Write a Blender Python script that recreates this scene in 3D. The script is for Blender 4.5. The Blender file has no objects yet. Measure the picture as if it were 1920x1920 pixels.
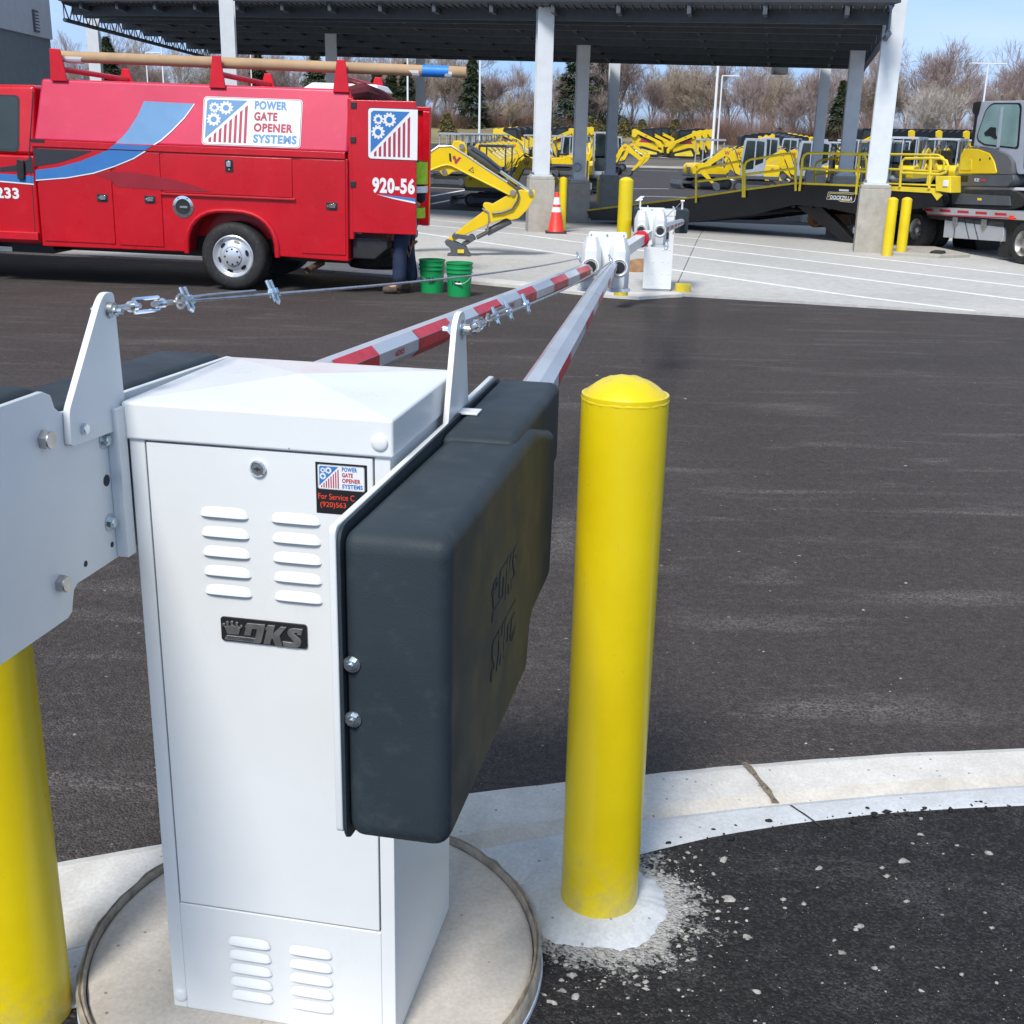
import bpy, bmesh, math, random
from mathutils import Vector as V, Matrix, noise as mnoise
R = math.radians
sc = bpy.context.scene
col = sc.collection
random.seed(11)

# ---------------------------------------------------------------- camera
HC = 1.42
FPX, PIT, ROL = 2200.0, R(17.84), R(1.34)
_f = V((0, math.cos(PIT), -math.sin(PIT))); _u = V((0, math.sin(PIT), math.cos(PIT))); _r = V((1, 0, 0))
CR = _r*math.cos(ROL) + _u*math.sin(ROL); CU = -_r*math.sin(ROL) + _u*math.cos(ROL)
CP = V((0, 0, HC))
cam = bpy.data.cameras.new('camera'); co = bpy.data.objects.new('camera', cam); col.objects.link(co)
cam.sensor_width = 36; cam.lens = 36*FPX/1920; cam.clip_start = .05; cam.clip_end = 2000
mw = Matrix.Identity(4)
for i in range(3):
    mw[i][0] = CR[i]; mw[i][1] = CU[i]; mw[i][2] = -_f[i]; mw[i][3] = CP[i]
co.matrix_world = mw
sc.camera = co

# ---------------------------------------------------------------- sky, sun, exposure
SUN_EL, SUN_AZ = R(50), R(200)          # azimuth of the sun seen from above, clockwise from +Y
w = bpy.data.worlds.new("World"); sc.world = w; w.use_nodes = True
nt = w.node_tree; nt.nodes.clear()
def wn(t, **k):
    n = nt.nodes.new(t)
    for a, b in k.items(): setattr(n, a, b)
    return n
sky = wn('ShaderNodeTexSky', sky_type='NISHITA', sun_disc=False, sun_elevation=SUN_EL, sun_rotation=SUN_AZ,
         air_density=1.0, dust_density=0.6, ozone_density=1.2)
tc = wn('ShaderNodeTexCoord'); mp = wn('ShaderNodeMapping'); mp.inputs['Scale'].default_value = (1.3, 1.3, 4.5)
ns = wn('ShaderNodeTexNoise'); ns.inputs['Scale'].default_value = 1.6; ns.inputs['Detail'].default_value = 7; ns.inputs['Roughness'].default_value = .55
rp = wn('ShaderNodeValToRGB'); rp.color_ramp.elements[0].position = .42; rp.color_ramp.elements[1].position = .72
rp.color_ramp.elements[0].color = (.06, .06, .06, 1); rp.color_ramp.elements[1].color = (.80, .80, .80, 1)
mx = wn('ShaderNodeMix', data_type='RGBA'); mx.inputs['B'].default_value = (6.2, 6.5, 6.5, 1)
bg = wn('ShaderNodeBackground'); bg.inputs['Strength'].default_value = .115
wo = wn('ShaderNodeOutputWorld')
L = nt.links.new
L(tc.outputs['Generated'], mp.inputs[0]); L(mp.outputs[0], ns.inputs['Vector']); L(ns.outputs['Fac'], rp.inputs[0])
sx = wn('ShaderNodeSeparateXYZ'); L(tc.outputs['Generated'], sx.inputs[0])
er = wn('ShaderNodeMapRange'); er.inputs[1].default_value = .02; er.inputs[2].default_value = .55; er.inputs[3].default_value = .55; er.inputs[4].default_value = 1.0; L(sx.outputs['Z'], er.inputs[0])
mm = wn('ShaderNodeMath', operation='MULTIPLY'); L(rp.outputs[0], mm.inputs[0]); L(er.outputs[0], mm.inputs[1])
tn = wn('ShaderNodeMix', data_type='RGBA', blend_type='MULTIPLY'); tn.inputs['Factor'].default_value = 1; 
tr_ = wn('ShaderNodeValToRGB'); tr_.color_ramp.elements[0].position = .02; tr_.color_ramp.elements[0].color = (.36, .52, .98, 1)
tr_.color_ramp.elements[1].position = .55; tr_.color_ramp.elements[1].color = (.95, 1.03, .97, 1); L(sx.outputs['Z'], tr_.inputs[0]); L(tr_.outputs[0], tn.inputs['B'])
L(sky.outputs[0], tn.inputs['A']); L(mm.outputs[0], mx.inputs['Factor']); L(tn.outputs['Result'], mx.inputs['A']); L(mx.outputs['Result'], bg.inputs[0]); L(bg.outputs[0], wo.inputs[0])
sl = bpy.data.lights.new('sun', 'SUN'); so = bpy.data.objects.new('sun', sl); col.objects.link(so)
sl.energy = 2.5; sl.angle = R(13); sl.color = (1, .95, .87)
sd = V((math.sin(SUN_AZ)*math.cos(SUN_EL), math.cos(SUN_AZ)*math.cos(SUN_EL), math.sin(SUN_EL)))
so.rotation_euler = (-sd).to_track_quat('-Z', 'Y').to_euler(); so.location = (0, -5, 20)
sc.view_settings.view_transform = 'Standard'; sc.view_settings.look = 'None'
sc.view_settings.exposure = 0.58; sc.view_settings.gamma = 1

# ---------------------------------------------------------------- helpers
def ray(x, y): return CR*((x-960)/FPX) + CU*((960-y)/FPX) + _f
def P(x, y, Y):
    r = ray(x, y); return CP + r*(Y/r.y)
GP = [(-20, 0), (4, 0), (12, -.28), (14, -.33), (22, -.36), (28, -.5), (75, -.5), (84, -.48), (112, .1), (132, .75), (150, 2.2), (175, 2.6), (700, 4)]
def g(Y):
    for (a, za), (b, zb) in zip(GP, GP[1:]):
        if a <= Y <= b: return za + (zb-za)*(Y-a)/(b-a)
    return GP[-1][1]
def G(x, y):
    lo, hi = .5, 600.0
    for _ in range(60):
        m = (lo+hi)/2
        if P(x, y, m).z > g(m): lo = m
        else: hi = m
    return P(x, y, lo)
def at(x, Y, z=None, yref=300):
    """point on the ground below picture column x at depth Y"""
    p = P(x, yref, Y); return V((p.x, Y, g(Y) if z is None else z))

class MB:
    def __init__(s, T=None): s.v = []; s.f = []; s.mi = []; s.mats = []; s.T = T or Matrix.Identity(4); s.c = 0
    def m(s, mat):
        if mat not in s.mats: s.mats.append(mat)
        s.c = s.mats.index(mat); return s
    def add(s, vs, fs):
        b = len(s.v); s.v += [s.T @ V(p) for p in vs]
        for f in fs: s.f.append([b+i for i in f]); s.mi.append(s.c)
        return s
    def box(s, x0, x1, y0, y1, z0, z1):
        vs = [(x, y, z) for z in (z0, z1) for y in (y0, y1) for x in (x0, x1)]
        return s.add(vs, [(0,2,3,1),(4,5,7,6),(0,1,5,4),(2,6,7,3),(0,4,6,2),(1,3,7,5)])
    def hexa(s, b, t):
        return s.add(list(b)+list(t), [(3,2,1,0),(4,5,6,7),(0,1,5,4),(1,2,6,5),(2,3,7,6),(3,0,4,7)])
    def frame(s, d):
        d = d.normalized(); a = V((0,0,1)) if abs(d.z) < .95 else V((1,0,0))
        x = d.cross(a).normalized(); return x, d.cross(x).normalized()
    def cyl(s, p0, p1, r0, r1=None, n=12, caps=True, rot=0):
        p0, p1 = V(p0), V(p1); r1 = r0 if r1 is None else r1
        x, y = s.frame(p1-p0); vs = []
        for p, r in ((p0, r0), (p1, r1)):
            for i in range(n):
                a = 2*math.pi*(i+rot)/n; vs.append(p + x*(r*math.cos(a)) + y*(r*math.sin(a)))
        fs = [(i, (i+1) % n, n+(i+1) % n, n+i) for i in range(n)]
        if caps: fs += [tuple(range(n-1, -1, -1)), tuple(range(n, 2*n))]
        return s.add(vs, fs)
    def tube(s, pts, r, n=8, caps=True, closed=False):
        pts = [V(p) for p in pts]; rs = r if isinstance(r, (list, tuple)) else [r]*len(pts)
        x = None; vs = []; N = len(pts)
        for k, p in enumerate(pts):
            if closed: d = pts[(k+1) % N]-pts[k-1]
            else: d = pts[min(k+1, N-1)]-pts[max(k-1, 0)]
            d.normalize()
            if x is None: x, y = s.frame(d)
            x = (x - d*x.dot(d)).normalized(); y = d.cross(x)
            for i in range(n):
                a = 2*math.pi*i/n; vs.append(p + x*(rs[k]*math.cos(a)) + y*(rs[k]*math.sin(a)))
        fs = []
        for k in range(N if closed else N-1):
            q = (k+1) % N
            for i in range(n): fs.append((k*n+i, k*n+(i+1) % n, q*n+(i+1) % n, q*n+i))
        if caps and not closed: fs += [tuple(range(n-1, -1, -1)), tuple(range((N-1)*n, N*n))]
        return s.add(vs, fs)
    def prism(s, poly, a, b, ax='y', caps=True):
        """poly in the plane across ax, extruded a..b along ax"""
        def mk(p, q):
            return {'y': (p[0], q, p[1]), 'x': (q, p[0], p[1]), 'z': (p[0], p[1], q)}[ax]
        n = len(poly); vs = [mk(p, a) for p in poly]+[mk(p, b) for p in poly]
        fs = [(i, (i+1) % n, n+(i+1) % n, n+i) for i in range(n)]
        if caps: fs += [tuple(range(n-1, -1, -1)), tuple(range(n, 2*n))]
        return s.add(vs, fs)
    def flat(s, poly, h=0): return s.add([(p[0], p[1], h) for p in poly], [tuple(range(len(poly)))])
    def lathe(s, prof, n=24, c=(0,0,0)):
        vs = []; fs = []
        for r, z in prof:
            for i in range(n):
                a = 2*math.pi*i/n; vs.append((c[0]+r*math.cos(a), c[1]+r*math.sin(a), c[2]+z))
        for k in range(len(prof)-1):
            for i in range(n): fs.append((k*n+i, k*n+(i+1) % n, (k+1)*n+(i+1) % n, (k+1)*n+i))
        if prof[-1][0] > 1e-6: fs.append(tuple(range((len(prof)-1)*n, len(prof)*n)))
        return s.add(vs, fs)
    def text(s, body, x0, x1, y0, y1, h=0, bold=.02, ex=0, shear=0, keep=False):
        vs, fs = textmesh(body, bold, shear)
        ax, bx = min(p[0] for p in vs), max(p[0] for p in vs); ay, by = min(p[1] for p in vs), max(p[1] for p in vs)
        kx = (x1-x0)/(bx-ax); ky = (y1-y0)/(by-ay)
        q = [(x0+(p[0]-ax)*kx, y0+(p[1]-ay)*ky, h) for p in vs]
        return s.add(q, fs)
    def build(s, name, parent=None, bevel=0, seg=2, ang=35, smooth=True, recalc=True, label=None, blim=30):
        me = bpy.data.meshes.new(name); me.from_pydata([tuple(p) for p in s.v], [], s.f)
        for m in s.mats: me.materials.append(m)
        me.polygons.foreach_set('material_index', s.mi)
        if recalc:
            bm = bmesh.new(); bm.from_mesh(me); bmesh.ops.recalc_face_normals(bm, faces=bm.faces); bm.to_mesh(me); bm.free()
        if smooth:
            me.polygons.foreach_set('use_smooth', [True]*len(me.polygons)); me.set_sharp_from_angle(angle=R(ang))
        me.update()
        o = bpy.data.objects.new(name, me); col.objects.link(o)
        if parent is not None: o.parent = parent
        if bevel:
            b = o.modifiers.new('bevel', 'BEVEL'); b.width = bevel; b.segments = seg; b.limit_method = 'ANGLE'; b.angle_limit = R(blim)
            b.harden_normals = True
        if label: o['label'] = label
        return o
_tx = {}
def textmesh(body, bold, shear):
    k = (body, bold, shear)
    if k not in _tx:
        c = bpy.data.curves.new('lettering', 'FONT'); c.body = body; c.offset = bold; c.shear = shear; c.resolution_u = 4; c.space_character = 1.0+bold*2.2
        o = bpy.data.objects.new('lettering', c); col.objects.link(o)
        bpy.context.view_layer.update()
        me = bpy.data.meshes.new_from_object(o.evaluated_get(bpy.context.evaluated_depsgraph_get()))
        _tx[k] = ([tuple(v.co) for v in me.vertices], [tuple(p.vertices) for p in me.polygons])
        bpy.data.meshes.remove(me); bpy.data.objects.remove(o); bpy.data.curves.remove(c)
    return _tx[k]
def thing(name, label, cat, M=None, group=None):
    o = bpy.data.objects.new(name, None); col.objects.link(o); o.empty_display_size = .2
    if M is not None:
        if not isinstance(M, Matrix): M = Matrix.Translation(V(M))
        o.location = M.to_translation(); o.rotation_euler = M.to_euler()
    return tag(o, label, cat, group)
def tag(o, label, cat, group=None):
    o['label'] = label; o['category'] = cat
    if group: o['group'] = group
    return o
def struct(o, kind='structure'): o['kind'] = kind; return o
def dup(root, loc, rz=0, label=None, group=None, scale=None):
    r = root.copy(); col.objects.link(r); r.location = loc; r.rotation_euler = (0, 0, rz)
    if scale: r.scale = scale if isinstance(scale, (tuple, list)) else (scale,)*3
    if label: r['label'] = label
    if group: r['group'] = group
    for ch in list(root.children):
        c = ch.copy(); col.objects.link(c); c.parent = r
        for gc in list(ch.children):
            d = gc.copy(); col.objects.link(d); d.parent = c
    return r
def place(o, loc, rz=0, scale=None):
    o.location = loc; o.rotation_euler = (0, 0, rz)
    if scale: o.scale = scale if isinstance(scale, (tuple, list)) else (scale,)*3
    return o
def rrect(x0, y0, x1, y1, r, n=5):
    o = []
    for cx, cy, a0 in ((x1-r, y1-r, 0), (x0+r, y1-r, 90), (x0+r, y0+r, 180), (x1-r, y0+r, 270)):
        for i in range(n+1):
            a = R(a0+90*i/n); o.append((cx+r*math.cos(a), cy+r*math.sin(a)))
    return o
def roundpoly(poly, r, n=4):
    o = []; N = len(poly)
    for i in range(N):
        p = V(poly[i]); a = V(poly[i-1])-p; b = V(poly[(i+1) % N])-p
        rr = min(r, a.length*.45, b.length*.45); a = p+a.normalized()*rr; b = p+b.normalized()*rr
        for k in range(n+1):
            t = k/n; q = a*((1-t)**2)+p*(2*t*(1-t))+b*(t*t); o.append((q[0], q[1]))
    return o
def arc(cx, cy, r, a0, a1, n=10): return [(cx+r*math.cos(R(a0+(a1-a0)*i/n)), cy+r*math.sin(R(a0+(a1-a0)*i/n))) for i in range(n+1)]
ORD = ['first','second','third','fourth','fifth','sixth','seventh','eighth','ninth','tenth','eleventh','twelfth','thirteenth','fourteenth','fifteenth','sixteenth','seventeenth','eighteenth','nineteenth','twentieth']
def nth(i):
    if i < 20: return ORD[i]
    t = ['twenty','thirty','forty','fifty','sixty','seventy','eighty','ninety','hundred'][(i+1)//10-2]; k = (i+1) % 10
    return (t+'-'+ORD[k-1]) if k else (t[:-1]+'ieth' if t[-1] == 'y' else t+'th')

# ---------------------------------------------------------------- materials
class NT:
    def __init__(s, name):
        s.mat = bpy.data.materials.new(name); s.mat.use_nodes = True; s.t = s.mat.node_tree
        s.b = s.t.nodes['Principled BSDF']; s.tc = s.n('ShaderNodeTexCoord')
    def n(s, t, **k):
        o = s.t.nodes.new(t)
        for a, b in k.items():
            if a in o.inputs: o.inputs[a].default_value = b
            else: setattr(o, a, b)
        return o
    def l(s, a, b): s.t.links.new(a, b)
    def coord(s, scale=(1,1,1)):
        m = s.n('ShaderNodeMapping'); m.inputs['Scale'].default_value = scale; s.l(s.tc.outputs['Object'], m.inputs[0]); return m.outputs[0]
    def noise(s, scale, detail=3, rough=.5, vec=None, dist=0):
        n = s.n('ShaderNodeTexNoise', Scale=scale, Detail=detail, Roughness=rough, Distortion=dist)
        s.l(vec or s.tc.outputs['Object'], n.inputs['Vector']); return n.outputs['Fac']
    def voro(s, scale, out='Distance', vec=None):
        n = s.n('ShaderNodeTexVoronoi', Scale=scale); s.l(vec or s.tc.outputs['Object'], n.inputs['Vector']); return n.outputs[out]
    def ramp(s, x, a, b, ca=0., cb=1.):
        r = s.n('ShaderNodeMapRange'); r.inputs[1].default_value = a; r.inputs[2].default_value = b; r.inputs[3].default_value = ca; r.inputs[4].default_value = cb
        r.clamp = True; s.l(x, r.inputs[0]); return r.outputs[0]
    def math(s, op, a, b=None):
        m = s.n('ShaderNodeMath', operation=op)
        for i, q in enumerate((a, b)):
            if q is None: continue
            if isinstance(q, (int, float)): m.inputs[i].default_value = q
            else: s.l(q, m.inputs[i])
        return m.outputs[0]
    def mix(s, f, a, b, blend='MIX'):
        m = s.n('ShaderNodeMix', data_type='RGBA', blend_type=blend)
        for k, q in (('Factor', f), ('A', a), ('B', b)):
            sk = [i for i in m.inputs if i.name == k and i.enabled][0]
            if isinstance(q, (int, float)): sk.default_value = q
            elif isinstance(q, tuple): sk.default_value = (*q, 1) if len(q) == 3 else q
            else: s.l(q, sk)
        return [o for o in m.outputs if o.enabled][0]
    def bump(s, h, st=.3, d=.01):
        b = s.n('ShaderNodeBump', Strength=st, Distance=d); s.l(h, b.inputs['Height']); s.l(b.outputs[0], s.b.inputs['Normal'])
    def done(s, colr, rough=.5, metal=0, spec=.5, coat=0):
        if isinstance(colr, tuple): s.b.inputs['Base Color'].default_value = (*colr, 1)
        else: s.l(colr, s.b.inputs['Base Color'])
        if isinstance(rough, (int, float)): s.b.inputs['Roughness'].default_value = rough
        else: s.l(rough, s.b.inputs['Roughness'])
        s.b.inputs['Metallic'].default_value = metal; s.b.inputs['Specular IOR Level'].default_value = spec
        s.b.inputs['Coat Weight'].default_value = coat; s.b.inputs['Coat Roughness'].default_value = .08
        return s.mat
def mat(name, c, rough=.45, metal=0, var=.06, vs=5., spec=.5, coat=0, bump=0, bs=120., dust=0, bd=.003):
    n = NT(name)
    a = n.noise(vs, 5, .6)
    dk = tuple(x*(1-var*1.6) for x in c); lt = tuple(min(1, x*(1+var)) for x in c)
    cc = n.mix(n.ramp(a, .3, .7), dk, lt)
    if dust:
        d = n.ramp(n.noise(vs*4, 6, .7), .55, .75, 0, dust); cc = n.mix(d, cc, (.45, .43, .40))
    if bump: n.bump(n.noise(bs, 3), bump, bd)
    return n.done(cc, n.ramp(n.noise(vs*2.3, 4), .3, .7, max(.02, rough-.07), min(1, rough+.07)), metal, spec, coat)

def asphalt(name, c, speck=.93, speckc=(.33, .32, .31), streak=.5, near=None, agg=.5, scuffs=()):
    n = NT(name)
    big = n.noise(.55, 5, .6); fine = n.noise(210, 2, .6); mid = n.noise(34, 4, .65)
    cc = n.mix(n.ramp(big, .3, .7), tuple(x*.86 for x in c), tuple(x*1.16 for x in c))
    cc = n.mix(1.0, cc, n.mix(n.ramp(fine, .3, .72), (.55, .55, .55), (1.5, 1.48, 1.45)), 'MULTIPLY')
    cc = n.mix(1.0, cc, n.mix(n.ramp(mid, .3, .7), (.72, .72, .72), (1.25, 1.25, 1.25)), 'MULTIPLY')
    va_ = n.n('ShaderNodeTexVoronoi', Scale=175.); n.l(n.tc.outputs['Object'], va_.inputs['Vector']); sc0 = n.n('ShaderNodeSeparateColor'); n.l(va_.outputs['Color'], sc0.inputs[0])
    cc = n.mix(1.0, cc, n.mix(n.math('POWER', sc0.outputs[0], 2.2), (1-agg*.38, 1-agg*.38, 1-agg*.38), (1+agg*.9, 1+agg*.86, 1+agg*.8)), 'MULTIPLY')
    # pale scuffs and swept dust in broken bands
    st = n.ramp(n.noise(2.2, 6, .7, n.coord((.55, 2.6, 1)), .6), .54, .74); st = n.math('MULTIPLY', n.math('ADD', st, n.math('MULTIPLY', n.ramp(n.noise(1.3, 3, .6, n.coord((.22, 3.4, 1)), .4), .62, .74), .32)), n.ramp(sc0.outputs[1], .35, .8))
    cc = n.mix(n.math('MULTIPLY', st, streak), cc, (.25, .235, .225))
    wv = n.n('ShaderNodeTexNoise', Scale=70., Detail=2.); n.l(n.tc.outputs['Object'], wv.inputs['Vector'])
    va = n.n('ShaderNodeVectorMath', operation='MULTIPLY_ADD'); n.l(wv.outputs['Color'], va.inputs[0]); va.inputs[1].default_value = (.016, .016, .016); n.l(n.tc.outputs['Object'], va.inputs[2])
    for (cx, cy), rx, ry in scuffs:
        m_ = n.n('ShaderNodeMapping'); m_.inputs['Location'].default_value = (-cx/rx, -cy/ry, 0); m_.inputs['Scale'].default_value = (1/rx, 1/ry, 0); n.l(n.tc.outputs['Object'], m_.inputs[0])
        ln = n.n('ShaderNodeVectorMath', operation='LENGTH'); n.l(m_.outputs[0], ln.inputs[0])
        k = n.ramp(n.math('ADD', n.ramp(ln.outputs['Value'], 0., 1.3, .26, -.30), n.noise(6, 9, .85, n.coord((.5, 1.6, 1)))), .53, .84)
        cc = n.mix(n.math('MULTIPLY', k, n.ramp(sc0.outputs[1], .25, .75, .03, .6)), cc, (.25, .237, .228))
    for sc_, thr in ((62, speck), (23, speck+.02)):
        v = n.n('ShaderNodeTexVoronoi', Scale=sc_); n.l(va.outputs[0], v.inputs['Vector'])
        sp = n.n('ShaderNodeSeparateColor'); n.l(v.outputs['Color'], sp.inputs[0])
        k = n.math('MULTIPLY', n.math('GREATER_THAN', sp.outputs[0], thr), n.math('LESS_THAN', v.outputs['Distance'], n.math('MULTIPLY', n.math('MULTIPLY', sp.outputs[1], sp.outputs[1]), .34)))
        cc = n.mix(k, cc, speckc)
    if near:
        vm = n.n('ShaderNodeVectorMath', operation='DISTANCE'); n.l(n.tc.outputs['Object'], vm.inputs[0]); vm.inputs[1].default_value = near[0]
        dd = n.ramp(vm.outputs['Value'], near[1], near[2], .30, -.34)
        k = n.ramp(n.math('ADD', n.math('ADD', dd, n.noise(15, 8, .8)), n.math('MULTIPLY', sc0.outputs[2], .16)), .60, .74, 0, .9)
        cc = n.mix(k, cc, (.42, .415, .41))
        d2 = n.ramp(n.noise(3.2, 6, .7), .52, .75, 0, .22); cc = n.mix(n.math('MULTIPLY', d2, n.ramp(fine, .4, .6)), cc, (.3, .3, .3))
    n.bump(n.math('ADD', n.math('ADD', n.math('MULTIPLY', fine, .6), mid), n.math('MULTIPLY', va_.outputs['Distance'], -1.1)), .8, .006)
    return n.done(cc, .88, 0, .3)
def concrete(name, c, pits=True, dirt=0, big=.5):
    n = NT(name)
    a = n.noise(big, 6, .6); b = n.noise(9, 5, .65); f = n.noise(130, 3, .6)
    cc = n.mix(n.ramp(a, .3, .7), tuple(x*.88 for x in c), tuple(min(1, x*1.08) for x in c))
    cc = n.mix(1.0, cc, n.mix(n.ramp(b, .3, .7), (.86, .85, .83), (1.08, 1.08, 1.08)), 'MULTIPLY')
    cc = n.mix(1.0, cc, n.mix(n.ramp(f, .3, .7), (.88, .88, .88), (1.08, 1.08, 1.08)), 'MULTIPLY')
    if pits:
        v = n.n('ShaderNodeTexVoronoi', Scale=55.); n.l(n.tc.outputs['Object'], v.inputs['Vector'])
        sp = n.n('ShaderNodeSeparateColor'); n.l(v.outputs['Color'], sp.inputs[0])
        k = n.math('MULTIPLY', n.math('GREATER_THAN', sp.outputs[0], .9), n.ramp(v.outputs['Distance'], .1, .22, .8, 0))
        cc = n.mix(k, cc, (.13, .12, .11))
    if dirt:
        cc = n.mix(n.ramp(n.noise(2.6, 6, .7), .5, .72, 0, dirt), cc, (.27, .22, .17))
    n.bump(n.math('ADD', b, n.math('MULTIPLY', f, .4)), .25, .006)
    return n.done(cc, .85, 0, .35)

def powder():
    n = NT('white_powder_coat'); cc = n.mix(n.ramp(n.noise(3, 5, .6), .3, .7), (.725, .745, .75), (.775, .795, .80))
    cc = n.mix(n.ramp(n.noise(11, 7, .75, n.coord((1, 1, .35))), .58, .78, 0, .16), cc, (.50, .47, .43))
    v = n.n('ShaderNodeTexVoronoi', Scale=42.); n.l(n.tc.outputs['Object'], v.inputs['Vector']); sp = n.n('ShaderNodeSeparateColor'); n.l(v.outputs['Color'], sp.inputs[0])
    k = n.math('MULTIPLY', n.math('GREATER_THAN', sp.outputs[0], .985), n.math('LESS_THAN', v.outputs['Distance'], .05)); cc = n.mix(k, cc, (.12, .10, .08))
    n.bump(n.math('ADD', n.noise(240, 2), n.math('MULTIPLY', n.noise(5, 2), 3.)), .05, .002)
    return n.done(cc, n.ramp(n.noise(6, 5, .7), .3, .7, .26, .42), 0, .5, .12)
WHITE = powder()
WHITE2 = mat('white_powder_coat_shaded', (.66, .69, .71), .45, var=.05, vs=3)  # darker copy of the white: shade on the left plate put into the colour
DARKP = mat('charcoal_textured_plastic', (.032, .044, .054), .54, var=.10, vs=5, bump=.4, bs=520, dust=.05, bd=.0012, spec=.2)
def bollard_paint():
    n = NT('yellow_bollard_paint'); cc = n.mix(n.ramp(n.noise(3.2, 5, .6), .3, .7), (.70, .525, .003), (.80, .625, .006))
    k = n.ramp(n.noise(26, 6, .75, n.coord((1, 1, .22))), .64, .74, 0, .55); cc = n.mix(k, cc, (.40, .29, .03))
    k = n.ramp(n.noise(60, 4, .7), .68, .74, 0, .7); cc = n.mix(k, cc, (.33, .25, .06))
    z = n.n('ShaderNodeSeparateXYZ'); n.l(n.tc.outputs['Object'], z.inputs[0])
    k = n.math('MULTIPLY', n.ramp(z.outputs['Z'], .0, .16, 1, 0), n.ramp(n.noise(14, 6, .7), .42, .66, 0, .75)); cc = n.mix(k, cc, (.36, .30, .17))
    n.bump(n.math('ADD', n.noise(38, 4), n.math('MULTIPLY', n.noise(9, 2), 2.)), .16, .003)
    return n.done(cc, n.ramp(n.noise(7, 5, .7), .3, .7, .26, .44), 0, .5, .15)
YEL = bollard_paint()
YELC = mat('yellow_machine_paint', (.80, .56, .008), .38, var=.06, vs=2, coat=.15)
YELD = mat('yellow_rail_paint', (.82, .63, .04), .5, var=.1, vs=3)
ZINC = mat('zinc_plated_steel', (.66, .74, .78), .24, .95, var=.12, vs=60)
STEEL = mat('bare_steel', (.50, .49, .47), .38, .9, var=.15, vs=40)
CHROME = mat('chrome', (.82, .84, .87), .12, 1, var=.04)
ALU = mat('anodised_aluminium', (.66, .69, .73), .33, .55, var=.05, vs=3)
BLACK = mat('black_paint', (.010, .010, .012), .38, var=.2, vs=3)
BLKPL = mat('black_plastic', (.022, .022, .024), .5, var=.15)
RUB = mat('black_rubber', (.020, .020, .021), .72, var=.25, vs=9, dust=.12)
GAP = mat('dark_gap', (.03, .035, .04), .8)
RED = mat('red_van_paint', (.55, .002, .011), .30, var=.08, vs=1.5, coat=.35, dust=.03)
RED_SHEEN = mat('red_paint_sky_sheen', (.62, .022, .082), .42, var=.08, vs=1.2, coat=.15, dust=.06)  # paler pink: sky sheen on the tilted panel put into the colour, slight fading
REDR = mat('red_rack_paint', (.62, .006, .02), .4, var=.1)
REDT = mat('red_reflective_tape', (.60, .014, .024), .35, var=.12, vs=12)
SWHITE = mat('white_vinyl', (.80, .81, .83), .4, var=.03)
SBLUE = mat('blue_vinyl', (.045, .19, .50), .4, var=.04)
SBLUE2 = mat('light_blue_vinyl', (.13, .29, .52), .4, var=.05)
SRED = mat('dark_red_vinyl', (.42, .05, .08), .4, var=.08)
SBLK = mat('black_vinyl', (.015, .016, .018), .4)
SGREY = mat('grey_maroon_vinyl', (.31, .015, .028), .4, var=.08)
SDGREY = mat('dark_grey_vinyl', (.035, .035, .045), .4)
TXRED = mat('orange_red_ink', (.80, .07, .03), .5)
CARD = mat('brown_cardboard', (.46, .31, .18), .8, var=.1, vs=4)
TAPE = mat('blue_tape', (.02, .22, .72), .5)
GREEN = mat('green_bucket_plastic', (.008, .30, .085), .4, var=.06)
ORANGE = mat('orange_cone_plastic', (.86, .045, .035), .5, var=.06)
GREYM = mat('machine_light_grey', (.36, .40, .47), .4, var=.06)
GREYD = mat('machine_dark_grey', (.085, .095, .11), .45, var=.1)
COLW = mat('column_white_paint', (.64, .68, .72), .45, var=.04)
COLG = mat('column_white_shaded', (.34, .38, .44), .5, var=.05)  # shaded copy of the white column paint, unused
DECK = mat('dark_roof_deck', (.060, .073, .087), .6, var=.12)
TRUSS = mat('dark_truss_paint', (.055, .075, .115), .5, var=.1)
PLINTH = concrete('plinth_concrete', (.43, .41, .37), True, .15, 2)
PADC = concrete('pad_concrete', (.52, .48, .44), True, .16, 3)
PADRIM = mat('rim_paper', (.36, .31, .25), .9, var=.25, vs=30, bump=.6, bs=90, bd=.004)
PADTUBE = mat('tube_form', (.55, .62, .72), .6, var=.1)
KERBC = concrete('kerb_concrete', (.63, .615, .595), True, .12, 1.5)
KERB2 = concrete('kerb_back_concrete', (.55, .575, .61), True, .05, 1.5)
APRON = concrete('apron_concrete', (.53, .525, .515), False, .10, .35)
ROAD = asphalt('road_asphalt', (.066, .057, .056), .978, (.26, .25, .24), .75, None, .5,
    [(tuple(G(px_, py_).xy), rx_, ry_) for px_, py_, rx_, ry_ in ((1050, 1010, .22, .75), (1400, 1165, .75, .16), (1780, 1120, .8, .14), (1250, 880, .9, .13), (1480, 765, .7, .5), (460, 1340, .6, .2), (1650, 1330, .8, .2), (300, 640, 1.2, .4))])
ROADN = asphalt('fresh_asphalt', (.022, .021, .023), .965, (.40, .39, .38), .2, ((.185, 1.93, 0), .10, .33), 1.0)
LOT = asphalt('lot_asphalt', (.062, .058, .064), .99, (.2, .2, .2), .2)
PAINT = mat('road_marking_paint', (.84, .84, .84), .7, var=.12, vs=8)
GRASS = mat('dry_spring_grass', (.26, .22, .115), .95, var=.3, vs=.25)
DIRT = mat('bare_soil', (.13, .115, .10), .95, var=.2, vs=.3)
GRAVEL = mat('pale_gravel', (.42, .38, .30), .95, var=.2, vs=1)
STONE = mat('limestone_chip', (.36, .345, .32), .9, var=.35, vs=60)
SKIN = mat('skin', (.45, .25, .17), .5)
DENIM = mat('dark_denim', (.018, .032, .075), .85, var=.3, vs=9)
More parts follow.
